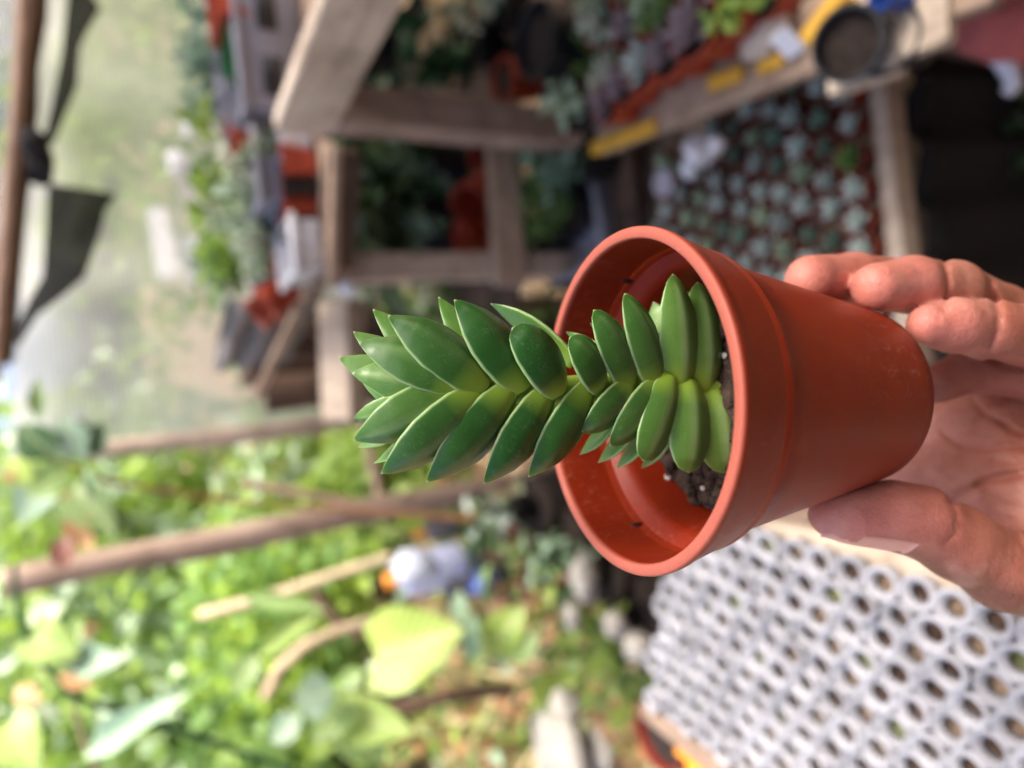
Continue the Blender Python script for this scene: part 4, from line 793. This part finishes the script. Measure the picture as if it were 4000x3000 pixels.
for (xp, yp, r) in ((2612, 1890, .0022), (2625, 1862, .0015), (2760, 1905, .0010), (2700, 1080, .0012), (2690, 1985, .0013), (2845, 1390, .001)):
    q = soil_at(xp, yp); b = MB().blob((q[0], q[1], SD + .0015), r, 8, .25, (1, 1, .8), rr); b.v = [tuple(p) for p in pot_w(np.array(b.v))]
    obj('perlite_grain', hmesh(b, 'perlite_grain'), PERL, soil_o)
# stem and leaves
def zst(x): return .1736 + (x - 1500) * .0401 / 1255
STEMM = NT('succulent_stem'); STEMM.bsdf(Base_Color=STEMM.mix(STEMM.noise(STEMM.coord(), 120), rgb('86a838'), rgb('a4ba4c')), Roughness=.5, Subsurface_Weight=.3, Subsurface_Radius=(.003, .003, .001), Subsurface_Scale=1.0); STEMM = STEMM.m
sp = [(2860, 1520), (2700, 1512), (2457, 1507), (2293, 1515), (2136, 1526), (1985, 1526), (1860, 1524), (1740, 1520), (1620, 1535)]
mb = MB().tube([Vector(c2w(px(x, y, zst(x) + .0025)).tolist()) for x, y in sp], [.0042, .0042, .0042, .0040, .0038, .0036, .0034, .003, .002], 16)
obj('stem', hmesh(mb, 'stem'), STEMM, hero)
def leaf_material():
    t = NT('succulent_leaf'); v = t.coord(); tt = t.attr('along'); pale = t.attr('pale'); ed = t.attr('margin')
    nb = t.noise(v, 130, 5, .6); nf = t.noise(v, 1100, 3, .6)
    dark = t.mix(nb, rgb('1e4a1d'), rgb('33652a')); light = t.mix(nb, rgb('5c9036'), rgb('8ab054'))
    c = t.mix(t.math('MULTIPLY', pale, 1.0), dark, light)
    c = t.mix(t.ramp(tt, [(.0, (1, 1, 1, 1)), (.09, (.75, .75, .75, 1)), (.29, (0, 0, 0, 1))]), c, rgb('98b83c'))
    c = t.mix(t.math('MULTIPLY', t.ramp(ed, [(.84, (0, 0, 0, 1)), (1, (1, 1, 1, 1))]), .8), c, rgb('b0cc8a'))
    c = t.mix(t.math('MULTIPLY', t.math('MULTIPLY', t.attr('keel'), pale), .7), c, rgb('b4cc8c'))
    # whitish rub marks and fine speckle of the bloom
    s = t.n('TexNoise', Scale=420.0, Detail=4.0, Roughness=.7, Distortion=3.5); t.t.links.new(v, s.inputs['Vector'])
    rub = t.math('MULTIPLY', t.ramp(s.outputs['Fac'], [(.57, (0, 0, 0, 1)), (.62, (1, 1, 1, 1))]), t.ramp(t.noise(v, 90, 3), [(.42, (0, 0, 0, 1)), (.62, (1, 1, 1, 1))]))
    c = t.mix(t.math('MULTIPLY', rub, .13), c, rgb('a9c2a2'))
    c = t.mix(t.math('MULTIPLY', t.ramp(nf, [(.6, (0, 0, 0, 1)), (.75, (1, 1, 1, 1))]), .05), c, rgb('b4c8a0'))
    sp = t.ramp(t.noise(v, 190, 1), [(.775, (0, 0, 0, 1)), (.80, (1, 1, 1, 1))])
    c = t.mix(t.math('MULTIPLY', sp, .6), c, rgb('8a6f58'))
    t.bsdf(Base_Color=c, Roughness=t.math('ADD', t.math('MULTIPLY', nb, .2), .24), Subsurface_Weight=.22, Subsurface_Radius=(.0015, .0035, .0006), Subsurface_Scale=1.0)
    t.bump(t.math('ADD', t.math('MULTIPLY', nf, .3), nb), .16, .0006); return t.m
LEAFM = leaf_material()
KT = [0, .08, .2, .38, .55, .72, .86, .95, 1]
def hero_leaf(b, tp, wpx, N, pale, dzb=0.0, dzt=-.006, bulge=.10, blunt=0.0, thick=.46, keel=.56):
    zb = zst(b[0]) + dzb; B = px(b[0], b[1], zb); T = px(tp[0], tp[1], zb + dzt); N = np.array(N, float); N /= np.linalg.norm(N)
    L = np.linalg.norm(T - B); w0 = 1.12 * wpx * (zb + dzt * .5) / F / 2
    Q = (B + T) / 2 + N * bulge * L
    KW = [.52, .68, .88, .99, .97, .76 + .20 * blunt, .44 + .37 * blunt, .19 + .39 * blunt, .012]
    nr, ns = 30, 24; vs = []; al = []; mg = []; kl = []
    for i in range(nr + 1):
        u = i / nr; u = u if u < .9 else .9 + (u - .9) ** .8 * .1 ** .2
        u = min(1, u); p = (1 - u) ** 2 * B + 2 * u * (1 - u) * Q + u * u * T; d = 2 * (1 - u) * (Q - B) + 2 * u * (T - Q); d /= np.linalg.norm(d)
        n = N - d * (N @ d); n /= np.linalg.norm(n); s = np.cross(d, n); w = w0 * np.interp(u, KT, KW)
        th = w0 * thick * np.interp(u, [0, .3, .6, .85, 1], [.8, 1.05, .95, .6, .02]) * min(1, w / w0 + .25 if u < .9 else w / w0 * 1.3)
        for k in range(ns):
            a = 2 * math.pi * k / ns; ca, sa = math.cos(a), math.sin(a)
            up = sa * (1 - keel * abs(ca)) if sa > 0 else sa * .62          # keeled back, flatter face
            e = abs(ca) ** .8 * math.copysign(1, ca)
            vs.append(p + s * w * e + n * th * up); kl.append(math.exp(-(ca / .10) ** 2) * (sa > 0) * min(1, u * 4) * min(1, (1 - u) * 6)); al.append(u); mg.append(max(abs(ca) ** 2, (u - .86) / .14 if u > .86 else 0))
    fs = [(i * ns + k, i * ns + (k + 1) % ns, i * ns + ns + (k + 1) % ns, i * ns + ns + k) for i in range(nr) for k in range(ns)]
    fs += [tuple(range(ns - 1, -1, -1)), tuple(nr * ns + k for k in range(ns))]
    mb = MB().add(c2w(np.array(vs)), fs); n = len(vs)
    obj('leaf', hmesh(mb, 'leaf', {'along': al, 'pale': [pale] * n, 'margin': mg, 'keel': kl}), LEAFM, hero)
UPN, LON = (.42, -.42, -.80), (.42, .42, -.80)
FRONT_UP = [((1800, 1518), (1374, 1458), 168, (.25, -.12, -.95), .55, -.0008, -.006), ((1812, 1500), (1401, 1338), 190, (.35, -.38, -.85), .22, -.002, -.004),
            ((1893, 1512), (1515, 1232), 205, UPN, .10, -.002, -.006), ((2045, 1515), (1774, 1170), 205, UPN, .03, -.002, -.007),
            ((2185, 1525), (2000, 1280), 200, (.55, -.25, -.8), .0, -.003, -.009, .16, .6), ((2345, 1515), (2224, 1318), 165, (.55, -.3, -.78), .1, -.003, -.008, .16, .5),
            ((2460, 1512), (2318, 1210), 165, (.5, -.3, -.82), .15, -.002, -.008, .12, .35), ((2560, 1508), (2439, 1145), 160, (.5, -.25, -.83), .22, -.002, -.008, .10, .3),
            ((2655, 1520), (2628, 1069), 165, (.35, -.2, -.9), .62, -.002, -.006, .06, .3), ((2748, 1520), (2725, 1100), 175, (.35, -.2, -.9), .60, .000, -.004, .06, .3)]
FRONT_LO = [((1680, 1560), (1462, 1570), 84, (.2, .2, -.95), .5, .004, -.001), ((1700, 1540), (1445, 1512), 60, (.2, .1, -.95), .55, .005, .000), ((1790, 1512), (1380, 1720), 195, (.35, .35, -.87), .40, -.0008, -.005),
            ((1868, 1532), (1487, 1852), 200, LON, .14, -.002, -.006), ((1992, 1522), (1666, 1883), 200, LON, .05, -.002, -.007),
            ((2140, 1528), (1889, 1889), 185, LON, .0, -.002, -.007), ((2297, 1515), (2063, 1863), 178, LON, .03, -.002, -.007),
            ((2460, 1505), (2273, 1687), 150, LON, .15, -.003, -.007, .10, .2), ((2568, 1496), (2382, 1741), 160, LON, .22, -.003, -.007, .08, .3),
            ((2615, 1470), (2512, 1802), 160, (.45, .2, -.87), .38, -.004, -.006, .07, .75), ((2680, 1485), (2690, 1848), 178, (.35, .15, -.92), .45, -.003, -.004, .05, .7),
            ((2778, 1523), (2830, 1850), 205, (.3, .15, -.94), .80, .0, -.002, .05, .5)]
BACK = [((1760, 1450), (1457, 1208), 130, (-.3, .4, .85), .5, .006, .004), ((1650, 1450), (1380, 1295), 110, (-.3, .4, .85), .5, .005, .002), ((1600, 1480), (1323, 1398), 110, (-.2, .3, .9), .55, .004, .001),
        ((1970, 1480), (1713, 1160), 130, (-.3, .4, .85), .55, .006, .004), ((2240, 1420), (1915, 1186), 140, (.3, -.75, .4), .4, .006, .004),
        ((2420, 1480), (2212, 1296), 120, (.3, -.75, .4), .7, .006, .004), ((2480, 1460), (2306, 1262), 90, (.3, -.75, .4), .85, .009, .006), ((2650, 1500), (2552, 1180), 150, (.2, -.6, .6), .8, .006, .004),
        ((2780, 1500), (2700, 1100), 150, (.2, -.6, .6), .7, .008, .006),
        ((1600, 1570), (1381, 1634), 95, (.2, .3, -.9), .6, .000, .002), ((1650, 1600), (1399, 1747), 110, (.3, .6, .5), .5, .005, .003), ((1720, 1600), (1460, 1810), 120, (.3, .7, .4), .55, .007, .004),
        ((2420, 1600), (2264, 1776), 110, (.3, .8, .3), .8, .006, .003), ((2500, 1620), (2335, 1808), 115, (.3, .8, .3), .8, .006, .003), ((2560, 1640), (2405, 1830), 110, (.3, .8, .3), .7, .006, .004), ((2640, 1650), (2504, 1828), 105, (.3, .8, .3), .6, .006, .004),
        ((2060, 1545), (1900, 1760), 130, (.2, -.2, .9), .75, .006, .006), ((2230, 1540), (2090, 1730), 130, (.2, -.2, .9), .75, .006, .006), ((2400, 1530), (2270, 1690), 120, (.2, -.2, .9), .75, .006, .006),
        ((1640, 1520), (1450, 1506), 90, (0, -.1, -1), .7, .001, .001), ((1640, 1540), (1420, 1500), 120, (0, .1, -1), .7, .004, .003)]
for a in FRONT_UP + FRONT_LO + BACK: hero_leaf(*a)

# ------------------------------------------------------------------ the hand, one continuous body
HH = .00115; lo = np.array([.075, -.075, .175]); hi = np.array([.36, .135, .36])
gx, gy, gz = (np.arange(lo[i], hi[i], HH, dtype=np.float32) for i in range(3))
def caps(pts, k=.004):
    """smooth union of tapered capsules along px-points (x, y, depth, radius)"""
    q = [(px(x, y, z), r) for x, y, z, r in pts]; D = None
    for (a, ra), (b, rb) in zip(q[:-1], q[1:]):
        m = [slice(None)] * 3; pad = .022
        for i in range(3):
            g = (gx, gy, gz)[i]; m[i] = slice(int(np.searchsorted(g, min(a[i] - ra, b[i] - rb) - pad)), int(np.searchsorted(g, max(a[i] + ra, b[i] + rb) + pad)))
        X = gx[m[0]][:, None, None] - a[0]; Yv = gy[m[1]][None, :, None] - a[1]; Zv = gz[m[2]][None, None, :] - a[2]; d = (b - a).astype(np.float32)
        h = np.clip((X * d[0] + Yv * d[1] + Zv * d[2]) / (d @ d), 0, 1)
        dist = np.sqrt((X - h * d[0]) ** 2 + (Yv - h * d[1]) ** 2 + (Zv - h * d[2]) ** 2) - (ra + (rb - ra) * h)
        full = np.full((len(gx), len(gy), len(gz)), .03, np.float32); full[tuple(m)] = dist
        D = full if D is None else smin(D, full, k)
    return D
def smin(a, b, k):
    h = np.maximum(k - np.abs(a - b), 0) / k; return np.minimum(a, b) - h * h * k * .25
FING = [
    [(3165, 1092, .2330, .0082), (3330, 1092, .2470, .0092), (3620, 1120, .2720, .0098), (4050, 1260, .3000, .0105), (4350, 1450, .3080, .0120)],
    [(3425, 1122, .2270, .0080), (3560, 1112, .2350, .0093), (3720, 1130, .2440, .0096), (3900, 1220, .2560, .0100), (4230, 1330, .2760, .0106), (4430, 1560, .2950, .0125)],
    [(3630, 1268, .2240, .0068), (3720, 1270, .2270, .0086), (3860, 1288, .2320, .0098), (4020, 1316, .2360, .0106), (4330, 1370, .2450, .0108), (4520, 1600, .2760, .0125)],
    [(3660, 1500, .2560, .0072), (3800, 1440, .2580, .0085), (4050, 1470, .2560, .0092), (4450, 1530, .2480, .0098), (4600, 1700, .2660, .0120)],
]
THUMB = [(3238, 2015, .2270, .0065), (3330, 2010, .2262, .0086), (3480, 2012, .2265, .0104), (3600, 2040, .2275, .0110), (3740, 2120, .2290, .0116), (3930, 2225, .2320, .0130), (4180, 2270, .2400, .0165), (4500, 2250, .2550, .0210)]
PALM = [[(4080, 1980, .2640, .0215), (4400, 2000, .2700, .0230), (4700, 2050, .2720, .0240)], [(3480, 1640, .3120, .0190), (3560, 1860, .2960, .0160), (3700, 1720, .2960, .0180), (3860, 1720, .2800, .0170), (4150, 1750, .2780, .0215), (4500, 1800, .2760, .0230), (4760, 1980, .2740, .0230)],
        [(4350, 1450, .3080, .0120), (4430, 1560, .2980, .0140), (4520, 1620, .2820, .0150), (4600, 1700, .2720, .0150)], [(3700, 1900, .2760, .0130), (3900, 1960, .2720, .0160), (4080, 1980, .2660, .0200)], [(4080, 1560, .2840, .0150), (4430, 1640, .2860, .0190)],
        [(4180, 2270, .2420, .0165), (4400, 2000, .2640, .0230)],
        [(4700, 2020, .2730, .0255), (5000, 2130, .2720, .0245), (5350, 2280, .2700, .0265)]]
D = None
for f in FING:
    d = caps(f, .003); D = d if D is None else smin(D, d, .0012)
p = None
for f in PALM:
    d = caps(f, .010); p = d if p is None else smin(p, d, .014)
th = caps(THUMB, .005); hand = smin(smin(p, th, .009), D, .004); del p, th, D
# creases pressed into the skin facing the camera
CX = (gx[:, None] / gz[None, :]).astype(np.float32) * F + 2000; CY = (gy[:, None] / gz[None, :]).astype(np.float32) * F + 1500
CR = [([(3692, 1025), (3705, 1110), (3690, 1215)], .0009, 12), ([(3870, 1100), (3885, 1180)], .0007, 12), ([(3660, 1180), (3672, 1270), (3660, 1370)], .0003, 12), ([(3888, 1160), (3902, 1230), (3896, 1300), (3868, 1350)], .0010, 13), ([(3722, 1962), (3740, 2020), (3730, 2090), (3690, 2120)], .0007, 11), ([(3715, 1955), (3790, 1915), (3850, 1880), (3930, 1860), (4030, 1838)], .0014, 15),
      ([(3690, 1690), (3760, 1740), (3850, 1752), (3960, 1740), (4040, 1750)], .0009, 13), ([(3830, 1890), (3900, 1960), (3990, 1990), (4060, 2010)], .0008, 14), ([(3860, 1400), (3925, 1430), (4000, 1440)], .0008, 12),
      ([(3880, 1790), (3960, 1810), (4040, 1800)], .0006, 9), ([(3900, 1640), (3970, 1690), (4040, 1700)], .0007, 12), ([(3950, 2030), (3990, 2120), (4040, 2180)], .0006, 12), ([(3800, 1560), (3850, 1620), (3930, 1650)], .0006, 12)]
for i in range(9): x = 3500 + i * 26; CR.append(([(x, 2205 - i * 3 + i * 12), (x + 22, 2165 + i * 11), (x + 30, 2120 + i * 9)], .00018, 7))
for i in range(8): x = 3880 + i * 36; CR.append(([(x - 60, 2330 + i * 22), (x, 2220 + i * 20), (x + 20, 2110 + i * 14)], .0003, 8))
for pl, amp, w in CR:
    cre = np.zeros_like(hand[:, :, 0]); 
    P0 = np.array(pl, float); best = None
    xa, xb = P0[:, 0].min() - 60, P0[:, 0].max() + 60; ya, yb = P0[:, 1].min() - 60, P0[:, 1].max() + 60
    zz_ = slice(0, int(np.searchsorted(gz, .292)))
    i0, i1 = np.searchsorted(gx, (xa - 2000) / F * .19), np.searchsorted(gx, (xb - 2000) / F * .292); j0, j1 = (np.searchsorted(gy, min((yv - 1500) / F * .19, (yv - 1500) / F * .292)) if q == 0 else np.searchsorted(gy, max((yv - 1500) / F * .19, (yv - 1500) / F * .292)) for q, yv in ((0, ya), (1, yb)))
    X = np.broadcast_to(CX[i0:i1, None, zz_], (i1 - i0, j1 - j0, CX[:, zz_].shape[1])); Yv = np.broadcast_to(CY[None, j0:j1, zz_], X.shape)
    dm = np.full(X.shape, 1e6, np.float32)
    for a, b in zip(P0[:-1], P0[1:]):
        d = b - a; h = np.clip(((X - a[0]) * d[0] + (Yv - a[1]) * d[1]) / (d @ d), 0, 1); dm = np.minimum(dm, np.hypot(X - a[0] - h * d[0], Yv - a[1] - h * d[1]))
    hand[i0:i1, j0:j1, zz_] += 1.35 * amp * np.exp(-(dm / w) ** 2)
# keep flesh out of the pot: press it flat where it touches
Xg = gx[:, None, None] - PC[0]; Yg = gy[None, :, None] - PC[1]; Zg = gz[None, None, :] - PC[2]
tz = -(Xg * AX[0] + Yg * AX[1] + Zg * AX[2]); rad = np.sqrt(np.maximum(Xg ** 2 + Yg ** 2 + Zg ** 2 - tz ** 2, 0))
potd = np.maximum(rad - (RT - .0032 + (RB - RT + .0032) * tz / PHGT) - .0001, np.abs(tz - PHGT / 2) - PHGT / 2 - .0001); hand = np.maximum(hand, -potd); del Xg, Yg, Zg, tz, rad, potd
def surface_nets(S, o, h):
    ins = S < 0; sh = np.array(S.shape) - 1
    cnt = np.zeros(sh, np.int8)
    for i in (0, 1):
        for j in (0, 1):
            for k in (0, 1): cnt += ins[i:sh[0] + i, j:sh[1] + j, k:sh[2] + k]
    act = np.argwhere((cnt > 0) & (cnt < 8)); idx = np.full(sh, -1, np.int32); idx[tuple(act.T)] = np.arange(len(act))
    acc = np.zeros((len(act), 3)); num = np.zeros(len(act)); cs = [(i, j, k) for i in (0, 1) for j in (0, 1) for k in (0, 1)]
    for a in cs:
        for ax in range(3):
            if a[ax] == 0:
                b = list(a); b[ax] = 1
                va = S[act[:, 0] + a[0], act[:, 1] + a[1], act[:, 2] + a[2]]; vb = S[act[:, 0] + b[0], act[:, 1] + b[1], act[:, 2] + b[2]]
                m = (va < 0) != (vb < 0); tt = np.where(m, va / np.where(m, va - vb, 1), 0)
                pt = np.array(a, float)[None].repeat(len(act), 0); pt[:, ax] += tt; acc[m] += pt[m]; num[m] += 1
    V = (act + acc / num[:, None]) * h + o; Q = []
    for ax in range(3):
        u, v = (ax + 1) % 3, (ax + 2) % 3; s0 = [slice(1, -1)] * 3; s1 = [slice(1, -1)] * 3; s0[ax] = slice(0, -1); s1[ax] = slice(1, None)
        A, B = ins[tuple(s0)], ins[tuple(s1)]; e = np.argwhere(A != B); fl = A[tuple(e.T)]
        e = e + 1; e[:, ax] -= 1
        def cell(du, dv): c = e.copy(); c[:, u] += du; c[:, v] += dv; return idx[tuple(c.T)]
        q = np.stack([cell(-1, -1), cell(0, -1), cell(0, 0), cell(-1, 0)], 1); q[~fl] = q[~fl][:, ::-1]; Q.append(q)
    return V, np.concatenate(Q)
V, Q = surface_nets(hand, lo, HH); del hand
Q = Q[(Q >= 0).all(1)]
hand_loc = Vector(c2w(px(4600, 2000, .273)).tolist())
wv = c2w(V) - np.array(hand_loc)
me = bpy.data.meshes.new('hand'); me.from_pydata(wv.tolist(), [], Q[:, ::-1].tolist()); me.update()
me.polygons.foreach_set('use_smooth', [True] * len(me.polygons))
def near(pts, r): return np.exp(-(np.min([np.linalg.norm(V - px(*p), axis=1) for p in pts], 0) / r) ** 2)
pink = near([(3165, 1092, .224), (3300, 1092, .235), (3440, 1120, .218), (3560, 1112, .226), (3630, 1268, .217), (3720, 1268, .218), (3300, 2010, .217), (3440, 1970, .216), (3400, 2060, .217), (3560, 1980, .217)], .014)
ppx = 2000 + F * V[:, 0] / V[:, 2]; ppy = 1500 + F * V[:, 1] / V[:, 2]
back = np.clip(((ppy - 2120) - (ppx - 3500) * .34) / 80 + .35, 0, 1) * (ppx > 3420) * np.clip((ppx - 3420) / 160, 0, 1) * (ppy > 2000)  # brown back of the thumb, the shade on it put into the colour
for nm, val in (('pink', pink), ('back_shade', back)):
    a = me.attributes.new(nm, 'FLOAT', 'POINT'); a.data.foreach_set('value', val.astype(np.float32))
t = NT('skin'); v = t.coord(); n1 = t.noise(v, 70, 5, .6); n2 = t.noise(v, 420, 4, .6); n3 = t.noise(v, 28, 3)
c = t.ramp(n1, [(.25, rgb('985844')), (.75, rgb('c07f6a'))]); c = t.mix(t.ramp(n3, [(.4, (0, 0, 0, 1)), (.7, (.35, .35, .35, 1))]), c, rgb('b4604e'))
c = t.mix(t.math('MULTIPLY', t.attr('pink'), .75), c, rgb('de8a7c')); c = t.mix(t.math('MULTIPLY', t.attr('back_shade'), .85), c, t.mix(n1, rgb('643c2a'), rgb('80523e')))
c = t.mix(t.math('MULTIPLY', t.ramp(t.noise(v, 190, 4, .7), [(.48, (0, 0, 0, 1)), (.68, (1, 1, 1, 1))]), .30), c, rgb('9a5444'))
c = t.mix(t.math('MULTIPLY', t.ramp(t.noise(v, 45, 3, .6), [(.52, (0, 0, 0, 1)), (.66, (1, 1, 1, 1))]), .30), c, rgb('e2ab98'))
vo = t.n('TexVoronoi', feature='DISTANCE_TO_EDGE', Scale=520.0); t.t.links.new(v, vo.inputs['Vector'])
t.bsdf(Base_Color=c, Roughness=.48, Subsurface_Weight=.25, Subsurface_Radius=(.006, .002, .001), Subsurface_Scale=1.0)
t.bump(t.math('ADD', t.math('MULTIPLY', t.ramp(vo.outputs['Distance'], [(0, (0, 0, 0, 1)), (.12, (1, 1, 1, 1))]), .35), n2), .38, .0008)
hand_o = obj('hand', me, t.m, None, hand_loc)
tag(hand_o, 'bare left hand holding the potted succulent from below, thumb in front and fingers behind', 'hand')
# the thumb nail, seen almost edge-on along the lower side of the thumb
NAILM = NT('nail'); NAILM.bsdf(Base_Color=rgb('e6a896'), Roughness=.42,  Subsurface_Weight=.2, Subsurface_Radius=(.003, .001, .001), Subsurface_Scale=1.0); NAILM = NAILM.m
ths = sorted(THUMB); tq = np.array([[q[0], q[1], q[2], q[3]] for q in ths]); vs = []
for lay, off in ((0, .0014), (1, -.0006)):
    for i in range(13):
        u = i / 12
        for k in range(11):
            s = (k - 5) / 5; xx = 3505 - (290 + 18 * (1 - s * s)) * u + 16 * s * s * (1 - u); a_ = [np.interp(max(xx, 3238), tq[:, 0], tq[:, m]) for m in (1, 2, 3)]
            rr_ = a_[2] + off - .0011 * max(0, u - .75) / .25; ph = math.radians(70 + 37 * s * (1 - .3 * max(0, u - .8) / .2)); vs.append(px(xx, a_[0], a_[1]) + np.array([0, math.sin(ph), -math.cos(ph)]) * rr_)
fs = []
for lay in (0, 1):
    o = lay * 143
    for i in range(12):
        for k in range(10): q = (o + i * 11 + k, o + i * 11 + k + 1, o + i * 11 + k + 12, o + i * 11 + k + 11); fs.append(q if lay == 0 else q[::-1])
for i in range(12):
    for k in (0, 10): fs.append((i * 11 + k, i * 11 + 11 + k, 143 + i * 11 + 11 + k, 143 + i * 11 + k))
for k in range(10):
    for i in (0, 12): fs.append((i * 11 + k, i * 11 + k + 1, 143 + i * 11 + k + 1, 143 + i * 11 + k))
obj('thumb_nail', MB().add(c2w(np.array(vs)), fs).mesh('thumb_nail', True, hand_loc), NAILM, hand_o)
